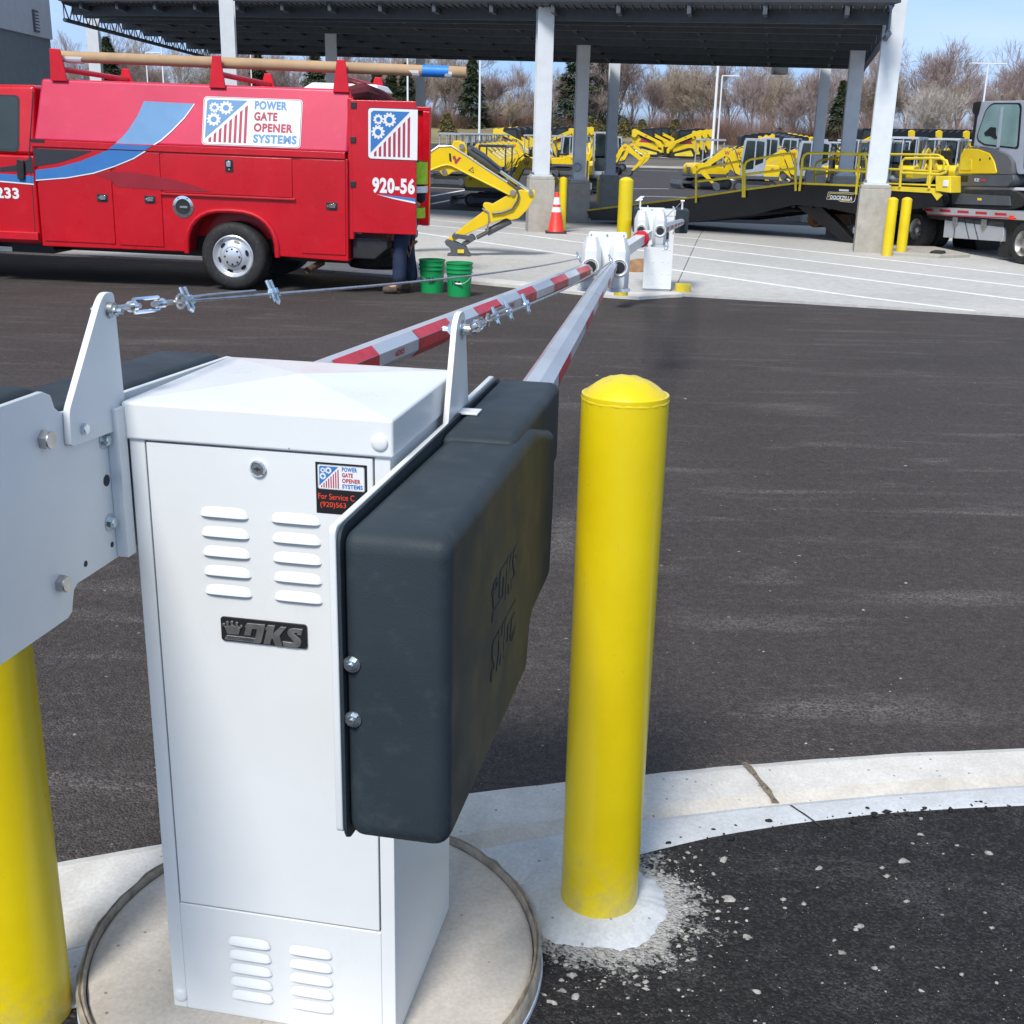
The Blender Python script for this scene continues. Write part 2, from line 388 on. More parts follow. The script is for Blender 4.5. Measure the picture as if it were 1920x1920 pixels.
BOOT = mat('brown_work_boot', (.10, .075, .055), .8, var=.25, vs=20)
HIVIS = mat('lime_hi_vis_fabric', (.46, .74, .03), .8, var=.15, vs=14)
JACKET = mat('black_jacket', (.012, .012, .013), .9)
BARK = mat('grey_brown_bark', (.25, .20, .175), .95, var=.3, vs=3)
TWIG = mat('reddish_grey_twig', (.34, .265, .25), .95, var=.25, vs=.8)
TWIG2 = mat('tan_twig', (.38, .31, .245), .95, var=.25, vs=.8)
BIRCH = mat('pale_birch_bark', (.52, .47, .43), .9, var=.2, vs=2)
NEEDLE = mat('dark_spruce_needles', (.045, .070, .030), .85, var=.35, vs=1.2)
NEEDLE2 = mat('olive_juniper_needles', (.27, .235, .095), .85, var=.35, vs=1.2)
RUST = mat('rusty_orange_leaves', (.42, .08, .025), .9, var=.3, vs=2)
BRUSH = mat('bare_brush', (.30, .19, .155), .95, var=.3, vs=.8)
BWALL = mat('dark_blue_grey_cladding', (.11, .135, .16), .6, var=.06)
BWALL2 = mat('pale_grey_cladding', (.36, .39, .43), .6, var=.05)
ROOFS = mat('grey_brown_shingle', (.20, .175, .165), .9, var=.15, vs=3)
CREAM = mat('cream_siding', (.62, .52, .40), .8, var=.05)
ROCKB = mat('brown_mulch', (.33, .19, .10), .95, var=.2, vs=12)
def glass(name, c):
    n = NT(name); n.b.inputs['Transmission Weight'].default_value = .35
    return n.done(n.mix(n.ramp(n.noise(1.5, 3), .3, .7), c, tuple(x*1.5 for x in c)), .04, 0, .8)
GLASS = glass('tinted_cab_glass', (.22, .36, .36)); GLASSD = mat('dark_cab_glass', (.018, .030, .030), .06, 0, .3, 1.5, .8)
# ================================================================ ground
def drape(name, poly, m, dz, skirt=0, parent=None):
    bm = bmesh.new(); f = bm.faces.new([bm.verts.new((p[0], p[1], 0)) for p in poly])
    ys = [p[1] for p in poly]
    for a, _ in GP:
        if min(ys) < a < max(ys):
            bmesh.ops.bisect_plane(bm, geom=bm.verts[:]+bm.edges[:]+bm.faces[:], plane_co=(0, a, 0), plane_no=(0, 1, 0))
    for v in bm.verts: v.co.z = g(v.co.y)+dz
    if skirt:
        r = bmesh.ops.extrude_edge_only(bm, edges=[e for e in bm.edges if e.is_boundary])
        for v in [q for q in r['geom'] if isinstance(q, bmesh.types.BMVert)]: v.co.z -= skirt
    bmesh.ops.recalc_face_normals(bm, faces=bm.faces)
    me = bpy.data.meshes.new(name); bm.to_mesh(me); bm.free(); me.materials.append(m)
    o = bpy.data.objects.new(name, me); col.objects.link(o); o.parent = parent
    return o
def xy(q): return (q.x, q.y)
struct(drape('ground', [(-420, -20), (420, -20), (420, 700), (-420, 700)], GRASS, -.035))
struct(drape('road', [(-80, -15), (80, -15), (80, 32), (-80, 32)], ROAD, 0))
struct(drape('parking_lot', [(-90, 31.9), (120, 31.9), (120, 81.5), (-90, 81.5)], LOT, .004))
struct(drape('soil_strip', [(-120, 81.5), (140, 81.5), (140, 97), (-120, 97)], DIRT, .012))
struct(drape('gravel_strip', [(-60, 79.5), (34, 79.5), (30, 83.5), (4, 85), (-60, 84)], GRAVEL, .03))
struct(drape('upper_lot', [(-90, 97), (140, 97), (140, 121), (-90, 121)], LOT, .012))
ap = [(-30, 22.5), (-14, 18.9), (-7.36, 16.95), (-4.3, 16.3), (-.56, 14.62), (.3, 14.1), (.62, 13.80), (1.02, 13.5), (1.35, 13.35), (1.7, 13.62), (1.9, 13.72), (2.6, 13.45), (3.7, 13.0), (5.32, 12.36), (9, 11.0), (16, 8.6), (30, 4), (34, 22), (5.4, 28.7), (1.65, 29.6), (-1, 30.8), (-30, 41)]
struct(drape('apron', ap, APRON, .028, .09))
kb = [(-14, 18.8), (-7.36, 16.86), (-4.3, 16.2), (-.56, 14.5), (.3, 14.0), (.62, 13.68), (1.02, 13.36), (1.36, 13.22), (1.72, 13.52), (1.9, 13.62), (1.9, 13.9), (1.4, 13.75), (-.4, 14.9), (-4.2, 16.7), (-14, 19.3)]
struct(drape('apron_kerb', kb, KERBC, .034, .06))
def stripe(name, a, b, wd, dz, m=PAINT):
    a, b = V(a), V(b); d = (b-a).normalized(); n = V((-d.y, d.x))*(wd/2)
    return struct(drape(name, [a+n, b+n, b-n, a-n], m, dz))
AX = V((.585, -.811)); NX = V((.811, .585))
for p0, t0, t1 in (((2.942, 22.651), -6.5, 9), ((2.697, 20.688), -8, 9), ((2.448, 18.763), -10.5, 7), ((2.146, 16.451), -13, 4.7), ((6.9, 20.9), -2.5, 7)):
    p = V(p0); stripe('road_marking', p+AX*t0, p+AX*t1, .12, .0295)
for a, b in [((6.66, 74.3), (9.6, 74.4)), ((4.276, 47.41), (5.9, 48.2)), ((4.219, 41.579), (8.2, 41.2)), ((3.729, 38.325), (4.219, 41.579)), ((-2.793, 38.308), (-1.2, 47)),
             ((-2.477, 33.976), (-1.2, 41)), ((-3.473, 49.724), (-1.4, 49.0)), ((-3.23, 44.309), (.3, 43.2)), ((16.096, 75.3), (13.3, 59.9)), ((8.6, 39.5), (7.01, 31.9)),
             ((.6, 43), (2.6, 42.6)), ((10.5, 60), (12, 74)), ((-.9, 36.2), (1.2, 35.6)), ((-5, 60), (1, 59)), ((17.5, 60), (20.5, 75))]:
    stripe('road_marking', a, b, .14, .0058)
for x in (6, 9.5, 13, 17, 21, -6, -10):
    stripe('road_marking', (x+2.5, 100), (x, 110), .18, .0145)
stripe('road_marking', (2, 99.5), (13, 99.8), .18, .0145)

# ---- kerb beside the near island
def lin(pts, x):
    for a, b in zip(pts, pts[1:]):
        if a[0] <= x <= b[0]: return a[1]+(b[1]-a[1])*(x-a[0])/(b[0]-a[0])
    return pts[-1][1]
K1 = [(-9, -1.6), (-3, 1.0), (-1.6, 1.72), (-.862, 2.034), (-.711, 2.091), (-.069, 2.32), (.112, 2.367), (.559, 2.47), (.907, 2.536), (1.277, 2.585), (2, 2.66), (4, 2.78), (9, 2.9)]
K2 = [(-9, -1.95), (-3, .65), (-1.6, 1.38), (-.86, 1.72), (-.4, 1.945), (-.017, 2.115), (.295, 2.222), (.537, 2.284), (.853, 2.349), (1.205, 2.408), (2, 2.49), (4, 2.61), (9, 2.74)]
K3 = [(-9, -2.15), (-3, .45), (-1.6, 1.19), (-.86, 1.54), (-.4, 1.765), (0, 1.955), (.33, 2.115), (.461, 2.17), (.644, 2.225), (.831, 2.269), (1.018, 2.298), (1.165, 2.315), (2, 2.395), (4, 2.5), (9, 2.63)]
xs = [-9+.75*i for i in range(9)]+[-2.2+.06*i for i in range(88)]+[3.1+.6*i for i in range(10)]
kbm = MB(); rows = []
KERBD = concrete('kerb_gutter_dirt', (.62, .585, .54), True, .30, 4)
for x in xs:
    y1, y2, y3 = lin(K1, x), lin(K2, x), lin(K3, x); j = random.uniform(-.002, .002)
    s1 = y1-(y1-y2)*.72
    rows.append([(x, y1+.004, -.02), (x, y1-.003+j, .010), (x, y1-.03, .017), (x, s1, .010), (x, y2+.006, -.001), (x, y2-.006, .012), (x, y2-.022, .017), (x, y3, .017), (x, y3-.03, -.03)])
n9 = 9
for i in range(n9-1):
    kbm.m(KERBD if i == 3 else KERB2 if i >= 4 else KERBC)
    a = []
    for r in rows: a += [r[i], r[i+1]]
    kbm.add(a, [(2*k, 2*k+1, 2*k+3, 2*k+2) for k in range(len(rows)-1)])
JOINT = mat('kerb_joint_debris', (.19, .155, .115), .95, var=.5, vs=120, bump=.8, bs=200)
kbm.m(JOINT)
for (xa, ya), (xb, yb), wd in (((.562, 2.462), (.607, 2.312), .0075), ((-1.35, 1.83), (-1.30, 1.55), .01), ((1.95, 2.65), (1.99, 2.5), .011)):
    pv = None; q = []
    for k in range(9):
        t = k/8; x = xa+(xb-xa)*t; y = ya+(yb-ya)*t; ww = wd*random.uniform(.6, 1.25)
        y1, y2 = lin(K1, x), lin(K2, x); f = (y1-y)/max(.001, (y1-y2)); z = .003+(.017 if f < .2 else .017-.007*(f-.2)/.52 if f < .72 else .010-.011*min(1, (f-.72)/.25))
        q += [(x-ww, y, z+.001), (x+ww, y, z+.001)]
    kbm.add(q, [(2*k, 2*k+1, 2*k+3, 2*k+2) for k in range(8)])
kbm.m(GAP)
q = []
for k in range(6):
    t = k/5; x = .632+.052*t; y = lin(K2, .632)-.02-(.085)*t; q += [(x-.0025, y, .0178), (x+.0025*(1+random.random()), y, .0178)]
kbm.add(q, [(2*k, 2*k+1, 2*k+3, 2*k+2) for k in range(5)])
struct(kbm.build('kerb', ang=25))
# ---- fresh asphalt on our side of the kerb, with a ragged edge
ed = []
x = -9.0
while x < 9:
    ed.append((x, lin(K3, x)+(.007 if -2.5 < x < 3.5 else 0)+(random.uniform(-.009, .010) if -2.5 < x < 3.5 else 0))); x += .012 if -2.5 < x < 3.5 else .5
na = MB().m(ROADN); vs = [(a, b, .0125) for a, b in ed]+[(a, -12, .0125) for a, b in ed]; N = len(ed)
na.add(vs, [(i, i+1, N+i+1, N+i) for i in range(N-1)])
struct(na.build('fresh_pavement', smooth=False))
def lump(mb, c, r, fl=.6, n=6):
    """a small faceted stone"""
    vs = []; fs = []; a0 = random.random()*6; el = random.random(); a1 = random.random()*6
    rg = [(.55, -.5), (1, 0), (.62, .6)]
    for k, (q, z) in enumerate(rg):
        for i in range(n):
            a = a0+2*math.pi*i/n; rr = r*q*random.uniform(.55, 1.3)*(1+.35*math.cos(2*(a-a0))*el)
            vs.append((c[0]+rr*math.cos(a)*1.15, c[1]+rr*math.sin(a)*.9, c[2]+r*fl*z*random.uniform(.85, 1.1)))
    vs.append((c[0], c[1], c[2]+r*fl*.95))
    for k in range(2):
        for i in range(n): fs.append((k*n+i, k*n+(i+1) % n, (k+1)*n+(i+1) % n, (k+1)*n+i))
    for i in range(n): fs.append((2*n+i, 2*n+(i+1) % n, 3*n))
    mb.add(vs, fs)
gv = MB().m(STONE)
def zpt(px, py, z=.0125):
    r = ray(px, py); return CP+r*((z-HC)/r.z)
rs = random.Random(5)
for k in range(170):
    c = zpt(1030+890*rs.random(), 1560+360*rs.random()**.8); r = .0008+.0045*rs.random()**4
    if c.y < lin(K3, c.x)-.02: lump(gv, c, r, .8)
for k in range(520):        # concrete crumbs thrown round the bollard footing
    a = rs.uniform(-2.6, .9); d = .135+abs(rs.gauss(0, .075)); c = V((.185+d*math.cos(a), 1.93+d*math.sin(a), .0125))
    if c.y < lin(K3, c.x)-.01: lump(gv, c, .0008+.005*rs.random()**3.2, .8)
for px, py, r in ((1358, 1612, .0105), (1536, 1628, .0085), (1693, 1615, .0125), (1366, 1686, .014), (1663, 1643, .008), (1612, 1737, .010), (1580, 1787, .008), (1507, 1694, .006), (1470, 1687, .007), (1401, 1757, .009), (1322, 1715, .007), (1852, 1600, .010), (1725, 1565, .007), (1655, 1627, .006), (1130, 1790, .012), (1072, 1830, .010), (1080, 1868, .010), (1055, 1858, .008), (1036, 1880, .008), (1243, 1780, .009), (1640, 1815, .006), (1420, 1860, .008), (1860, 1740, .006), (1700, 1690, .006)):
    lump(gv, zpt(px, py), r*.85, .75, 8)
struct(gv.build('gravel_chips', ang=60), 'stuff')
ac = MB().m(ROADN)
for k in range(110):
    x = .25+1.35*rs.random()**.7; c = V((x, lin(K3, x)+rs.uniform(-.02, .006)+.02*rs.random()**6, .016)); lump(ac, c, .0018+.007*rs.random()**2.5, .8)
for px, py, r in ((1640, 1527, .010), (1681, 1526, .006), (1627, 1515, .005), (1600, 1541, .007), (1373, 1572, .008), (1756, 1521, .004)): lump(ac, zpt(px, py, .019), r, .7)
struct(ac.build('asphalt_crumbs', ang=60), 'stuff')
tw = MB().m(STONE)
for k in range(45):
    c = zpt(1000+900*rs.random(), 640+760*rs.random()); c = G(1000+900*rs.random(), 640+780*rs.random())
    if c.y > lin(K1, c.x)+.03: lump(tw, V((c.x, c.y, g(c.y)+.001)), .0015+.005*rs.random()**2*(c.y/3)**.5, .5)
struct(tw.build('road_grit', ang=60), 'stuff')

# ================================================================ near island: pad, bollards
PZ = .05*.8765432
pad = thing('concrete_pad', 'round concrete pad with papery rim under the white cabinet in front', 'pad', (-.33, 1.75, 0))
m = MB().m(PADC); m.lathe([(.385, -.05), (.385, PZ-.004), (.381, PZ-.001), (.374, PZ), (0.0, PZ)], 72); m.build('pad_top', pad)
m = MB().m(PADRIM)
prof = []
for k in range(96):
    a = 2*math.pi*k/96; j = random.uniform(-.004, .005); t = random.uniform(-.0015, .003)
    prof.append([(.3865, -.05), (.3865+.001, PZ+.006+t), (.391, PZ+.010+t), (.394+j*.3, PZ+.004), (.397+j*.5, PZ+.009+t), (.4015+j*.4, PZ+.003), (.4025, -.05)])
vs = [(r*math.cos(2*math.pi*k/96), r*math.sin(2*math.pi*k/96), z) for k, pr in enumerate(prof) for r, z in pr]
m.add(vs, [(k*7+i, k*7+i+1, ((k+1) % 96)*7+i+1, ((k+1) % 96)*7+i) for k in range(96) for i in range(6)]); m.build('rim', pad, ang=50)
m = MB().m(PADTUBE); m.lathe([(.4035, -.12), (.4045, .01), (.4035, .02)], 72); m.build('form_tube', pad)

def bollard(name, loc, rad, h, label, group, rim=True):
    b = thing(name, label, 'bollard', loc, group)
    m = MB().m(YEL); m.lathe([(rad*1.01, -.03), (rad*1.012, .012), (rad, .03), (rad, h*.5), (rad, h-.035*rad/.0735), (rad*.995, h-.03*rad/.0735)], 48); m.build('post', b)
    m = MB().m(YEL); k = rad/.0735; pr = []
    for i in range(9):
        q = 1-i/9; pr.append((rad*1.005*q, h-.037*k+.037*k*(1-q*q)**.8))
    pr = [(rad*.98, h-.040*k), (rad*1.006, h-.040*k)]+pr+[(0, h)]
    m.lathe(pr, 48)
    if rim:
        m.v = [p+V((0, 0, 1))*(mnoise.noise(p*70)*.0022)+V((p.x, p.y, 0))*(mnoise.noise(p*90)*.02) if p.z > h-.045*k else p for p in m.v]
    m.build('cap', b, ang=50)
    return b
bollard('bollard', (.185, 1.93, .012), .0735, 1.03, 'large yellow bollard in the foreground right of the white cabinet', 'yellow pipe bollards')
bollard('bollard', (-.790, 1.60, .0), .0735, 1.075, 'yellow bollard in the bottom left corner below the white counterweight plate', 'yellow pipe bollards')
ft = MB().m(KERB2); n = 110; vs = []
for k in range(n):
    a = 2*math.pi*k/n; e = mnoise.noise(V((math.cos(a)*1.7, math.sin(a)*1.7, 3)))*.020+mnoise.noise(V((math.cos(a)*7, math.sin(a)*7, 1)))*.010+random.uniform(-.0022, .0022)
    for q, z in ((1, .011), (.95, .017), (.76, .025), (.4, .030)):
        r = max(.055 if q < .5 else 0, (.132+e)*q*(1+.22*max(0, -math.cos(a)))) if q > .5 else .055; vs.append((r*math.cos(a), r*math.sin(a), z))
ft.add(vs, [(k*4+i, k*4+i+1, ((k+1) % n)*4+i+1, ((k+1) % n)*4+i) for k in range(n) for i in range(3)])
o = ft.build('concrete_footing', ang=60); o.location = (.185, 1.93, 0)
tag(o, 'crumbly concrete collar round the foot of the foreground yellow bollard', 'footing')

# ================================================================ near barrier gate
S = .8765432; TH = R(10.7)
MG = Matrix.Translation((-.612*S, 1.808*S, .05*S)) @ Matrix.Rotation(-TH, 4, 'Z')
MGi = MG.inverted()
SM = Matrix.Scale(S, 4)
gate = thing('barrier_gate', 'white barrier gate cabinet in the foreground with two striped arms and charcoal covers', 'barrier gate', MG)
def GB(): return MB(SM.copy())
# cabinet
m = GB().m(WHITE); m.box(0, .432, .0125, .395, 0, 1.10)
m.box(0, .0265, 0, .0125, 0, 1.10); m.box(.4065, .432, 0, .0125, 0, 1.10); m.box(.0265, .4065, 0, .0125, 0, .2305); m.box(.0265, .4065, 0, .0125, 1.0965, 1.10)
cab = m.build('cabinet', gate, .0016, 2)
m = GB().m(GAP); m.box(.0265, .4065, .0105, .0125, .2305, .2345); m.box(.0265, .0295, .0105, .0125, .2305, 1.09); m.box(.4035, .4065, .0105, .0125, .2305, 1.09); m.build('door_gap_shade', cab)  # dark strips paint the shade inside the gap round the door
m = GB().m(WHITE); m.box(.0292, .4038, -.0008, .010, .2345, 1.0925); door = m.build('door', gate, .0014, 2)
def louvre(x0, z0, w_, h_=.0158):
    m = GB().m(WHITE); nx, nz = 22, 6; vs = []
    for j in range(nz+1):
        t = j/nz
        for i in range(nx+1):
            s_ = -1+2*i/nx; e = (1-abs(s_)**6)**.5; y = -.0068*(1-t**1.4)*min(1, e)
            zz = z0+h_*t*max(e, .05)
            vs.append((x0+w_*(s_+1)/2, y-.0012, zz))
    b = len(vs)
    for i in range(nx+1): s_ = -1+2*i/nx; vs.append((x0+w_*(s_+1)/2, -.0006, vs[i][2]+.0015))
    fs = [(j*(nx+1)+i, j*(nx+1)+i+1, (j+1)*(nx+1)+i+1, (j+1)*(nx+1)+i) for j in range(nz) for i in range(nx)]
    m.add(vs, fs); m.m(GREYD).add(vs[:nx+1]+vs[b:], [(i, i+1, nx+2+i, nx+1+i) for i in range(nx)]); return m  # underside coloured dark grey to paint the shade beneath each white louvre
lv = louvre(0, 0, .083).build('louvre', door, ang=60)
lv.location = V((.1145, 0, .979))*S
def lcopy(x, z, par):
    c = lv.copy(); col.objects.link(c); c.parent = par; c.location = V((x, 0, z))*S
for k in range(5):
    if k: lcopy(.1145, .979-k*.0333, door)
    lcopy(.2345, .979-k*.0331, door)
for k in range(5): lcopy(.1165, .163-k*.0293, cab); lcopy(.2325, .163-k*.0293, cab)
# door lock
m = GB(); m.T = SM @ Matrix.Translation((.2175, -.001, 1.0635)) @ Matrix.Rotation(R(90), 4, 'X')
m.m(CHROME).lathe([(.0135, 0), (.0135, .004), (.011, .0065), (.0095, .0045)], 28); m.m(STEEL).lathe([(.0093, .0042), (.0093, .0048), (0, .0052)], 24)
m.m(GAP).box(-.0055, .0055, -.0013, .0013, .0050, .0058); m.box(-.0018, .0018, -.003, .003, .0050, .0057); m.build('lock', door)
# the shield shared by the decals: u 0..1.655 wide, v 0..1 high
def disc(cx, cy, r, n=24): return [(cx+r*math.cos(2*math.pi*i/n), cy+r*math.sin(2*math.pi*i/n)) for i in range(n)]
def gear(cx, cy, r, n=10, ph=0):
    o = []
    for i in range(n):
        for da, q in ((-.30, .80), (-.20, 1.0), (.20, 1.0), (.30, .80)):
            a = 2*math.pi*(i+da)/n+ph; o.append((cx+r*q*math.cos(a), cy+r*q*math.sin(a)))
    return o
def logo(m, T, blue, full=True, cut=None, e=1.0, back=True):
    """flag with cog wheels; T maps unit space (1.92 x 1) to the surface, e is the layer step"""
    T0 = m.T; m.T = T0 @ T
    W = 1.92 if full else 1.0
    if full:
        m.m(SWHITE).flat(rrect(0, 0, W, 1, .07), 0)
        m.m(SDGREY).flat(rrect(.012, .012, W-.012, .988, .065), e*.5); m.m(SWHITE).flat(rrect(.022, .022, W-.022, .978, .06), e)
    else:
        m.m(SDGREY).flat([(1.02, 1)]+[p for p in rrect(0, 0, 1.3, 1, .07) if p[0] < .5]+[(1.02, 0)], 0)
        m.m(SWHITE).flat([(1.02, .988)]+[p for p in rrect(.012, .012, 1.3, .988, .065) if p[0] < .5]+[(1.02, .012)], e)
    m.m(blue).flat([(.86, .94), (.12, .94), (.07, .90), (.06, .13)], e*2)
    for cx, cy, r, nn in ((.22, .775, .105, 10), (.445, .775, .14, 11), (.215, .53, .14, 11)):
        m.m(SWHITE).flat(gear(cx, cy, r, nn, .2), e*3); m.m(blue).flat(disc(cx, cy, r*.44), e*4)
    for k in range(8):
        x = .13+k*.098; yb = .06; yt = .06+(x+.03-.09)*.98
        m.m(SRED).flat([(x, yb), (x+.052, yb), (x+.052, yt+.05), (x, yt)], e*2)
    if full:
        for i, (s_, x1, mm) in enumerate((('POWER', 1.63, blue), ('GATE', 1.45, SRED), ('OPENER', 1.76, SRED), ('SYSTEMS', 1.845, blue))):
            y = .765-i*.230; m.m(mm).text(s_, 1.0, x1, y, y+.182, e*2, .05)
    m.T = T0
def plane(o, ux, uy, sc_=1.0, ez=None):
    ux, uy = V(ux).normalized(), V(uy).normalized(); uz = ux.cross(uy)
    T = Matrix.Identity(4)
    for i in range(3): T[i][0] = ux[i]*sc_; T[i][1] = uy[i]*sc_; T[i][2] = uz[i]; T[i][3] = o[i]
    return T
m = GB(); T = plane((.3115, -.0012, .9985), (1, 0, 0), (0, 0, 1))
m.T = SM @ T; m.m(SBLK).flat([(0, 0), (.0835, 0), (.0835, .083), (0, .083)], 0)
m.T = SM; logo(m, plane((.3150, -.0014, 1.0385), (1, 0, 0), (0, 0, 1), .0395), SBLUE, True, None, .00015)
m.T = SM @ T; m.m(TXRED).text('For Service C', .0035, .0625, .0235, .0330, .0003, .005); m.text('(920)563', .0065, .0485, .0085, .0195, .0003, .005)
m.build('service_sticker', door, smooth=False)
# badge with raised letters (traced in pixels of the plate, 1535 x 437)
def bq(p): u = (p[0]-165)/1535; v = (p[1]-(215+(p[0]-160)*.0815))/437; return (u*.1490, (1-v)*.0425)
BADGE = [[(650,318),(965,340),(972,375),(895,650),(860,685),(225,625),(270,545),(780,592),(825,428),(740,420),(705,550),(585,540),(625,400),(600,390)],
 [(1020,345),(1148,357),(1108,495),(1245,372),(1350,382),(1220,540),(1262,725),(1140,713),(1098,590),(1075,600),(1048,700),(930,690),(1000,430),(968,425)],
 [(1470,392),(1638,407),(1612,520),(1530,510),(1545,478),(1495,472),(1480,495),(1590,595),(1605,650),(1580,720),(1520,745),(1285,725),(1270,635),(1450,655),(1478,640),(1380,530),(1362,470),(1390,415)],
 [(235,370),(285,520),(490,535),(530,400),(500,400),(475,350),(450,352),(440,395),(388,350),(362,350),(330,395),(305,345),(280,348),(275,395)],
 disc(225,355,28,12), disc(292,320,29,12), disc(375,312,28,12), disc(462,330,28,12), disc(538,385,28,12)]
m = GB(); m.T = SM @ plane((.1405, -.0010, .7635), (1, 0, 0), (0, 0, 1))
m.m(SBLK).prism(rrect(0, 0, .149, .0425, .005), 0, .0035, 'z')
m.m(STEEL)
for k, p in enumerate(BADGE): m.prism([bq(q) for q in p], .0034, .0058 if k < 4 else .0056, 'z')
m.m(SBLK).text('DOORKING', .013, .0575, .0052, .0098, .0060, .01, shear=.2)
m.build('maker_badge', door, .0004, 1, ang=30)
# lid
m = GB().m(WHITE)
lx0, lx1, ly0, ly1 = -.0065, .4385, -.0065, .402
b4 = [(lx0, ly0), (lx1, ly0), (lx1, ly1), (lx0, ly1)]
m.add([(a, b, 1.096) for a, b in b4]+[(a, b, 1.157) for a, b in b4]+[(.216, .198, 1.176)], [(3,2,1,0),(0,1,5,4),(1,2,6,5),(2,3,7,6),(3,0,4,7),(4,5,8),(5,6,8),(6,7,8),(7,4,8)])
lid = m.build('lid', gate, .0045, 3, blim=20, ang=5)
def dome(mb, T, r, h):
    T0 = mb.T; mb.T = T0 @ T; mb.lathe([(r, 0), (r*.98, h*.35), (r*.8, h*.72), (r*.45, h*.95), (0, h)], 20); mb.T = T0
FY = lambda x, y, z: Matrix.Translation((x, y, z)) @ Matrix.Rotation(R(90), 4, 'X')
FX = lambda x, y, z: Matrix.Translation((x, y, z)) @ Matrix.Rotation(R(90), 4, 'Y')
for (x, z, par, yy) in ((.4175, 1.1205, lid, -.0066), (.0145, .0265, cab, 0)):
    m = GB().m(WHITE); dome(m, FY(x, yy, z), .0135, .0055); m.build('screw', par, ang=60)
def bolt(mb, T, r, h, washer=0, mt=ZINC, stud=0):
    T0 = mb.T; mb.T = T0 @ T; mb.m(mt); z = 0
    if washer: mb.cyl((0, 0, 0), (0, 0, .0018), washer, n=20); z = .0016
    mb.cyl((0, 0, z), (0, 0, z+h*.85), r, n=6, rot=random.random()); mb.cyl((0, 0, z+h*.84), (0, 0, z+h), r*.86, r*.8, n=18)
    if stud: mb.cyl((0, 0, z+h), (0, 0, z+h+stud), r*.5, n=12)
    mb.T = T0
# left counterweight plate
oy = [(.44, 1.150), (-.135, 1.168), (-.152, 1.171), (-.164, 1.180), (-.171, 1.200), (-.19, 1.209), (-.80, 1.209), (-.80, .860), (-.182, .860), (-.170, .866), (-.166, .880), (-.160, .897), (-.150, .903), (.44, .903)]
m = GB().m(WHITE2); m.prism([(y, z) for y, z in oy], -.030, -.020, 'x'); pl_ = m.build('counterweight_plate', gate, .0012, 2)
m = GB(); m.m(WHITE2)
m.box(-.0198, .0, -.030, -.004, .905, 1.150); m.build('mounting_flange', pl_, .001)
m = GB(); bolt(m, FX(-.020, -.200, 1.142), .0150, .0135, 0, STEEL); m.build('bolt', pl_)
m = GB(); bolt(m, FX(-.020, -.195, .921), .0140, .0125, 0, STEEL); m.build('bolt', pl_)
for y, z in ((-.040, 1.102), (-.044, .968)):
    m = GB(); bolt(m, FX(-.0195, y, z), .009, .008, .0145, ZINC); m.build('bolt', pl_)
for y, z, r in ((-.043, 1.037, .0095), (-.043, .930, .0048), (-.123, .926, .0050)):
    m = GB().m(GAP); T0 = m.T; m.T = T0 @ FX(-.0198, y, z); m.cyl((0, 0, 0), (0, 0, .0003), r, n=16); m.T = T0; m.build('bolt_hole', pl_, smooth=False)
# covers
def cover(side):
    m = GB().m(DARKP)
    if side > 0:
        A = roundpoly([(-.312, .628), (.300, .618), (.325, .712), (.545, .714), (.565, .88), (.560, 1.02), (.335, 1.075), (-.312, 1.083)], .03)
        m.prism(A, .458, .603, 'x'); o = m.build('counterweight_cover', gate, .026, 5, ang=50, blim=55)
        m = GB().m(DARKP); m.prism(roundpoly([(.20, .90), (.69, .92), (.69, 1.090), (.20, 1.086)], .025), .458, .588, 'x'); m.build('cover_step', o, .020, 4, ang=50, blim=55)
        m = GB().m(DARKP); m.prism(roundpoly([(-.317, .624), (.304, .613), (.330, .708), (.565, .709), (.585, .895), (.695, .925), (.695, 1.093), (-.317, 1.088)], .03), .4555, .4605, 'x'); m.build('cover_lip', o, .001, 1)
    else:
        A = roundpoly([(.44, .90), (.44, 1.156), (-.155, 1.174), (-.178, 1.215), (-.82, 1.216), (-.82, .868), (-.19, .866), (-.15, .91)], .02)
        m.prism(A, -.168, -.034, 'x'); o = m.build('counterweight_cover', gate, .02, 4, ang=50, blim=55)
    return o
cvr = cover(1); cvl = cover(-1)
# embossed emblem on the right cover, once upright and once turned round
for org, uy, uz in (((.6034, -.050, .852), (0, 1, 0), (0, 0, 1)), ((.6034, .165, .826), (0, -1, 0), (0, 0, -1))):
    m = GB(); T0 = m.T; m.T = T0 @ plane(org, uy, uz) @ Matrix.Scale(1.45, 4, (1, 0, 0)) @ Matrix.Scale(1.9, 4, (0, 1, 0)); m.m(DARKP)
    for p in BADGE: m.prism([bq(q) for q in p], -.002, .0010, 'z')
    m.build('raised_emblem', cvr, .0005, 1)
for z in (.899, .818):
    m = GB(); m.T = SM; bolt(m, FY(.4715, -.3125, z), .0082, .0065, .0118, ZINC, .003); m.build('bolt', cvr)
# right plate
m = GB().m(WHITE); m.prism(roundpoly([(-.318, .640), (.30, .632), (.33, .74), (.62, .74), (.66, 1.100), (.30, 1.096), (.285, 1.088), (-.318, 1.090)], .012, 3), .4445, .4550, 'x'); m.build('counterweight_plate', gate, .0022, 2)
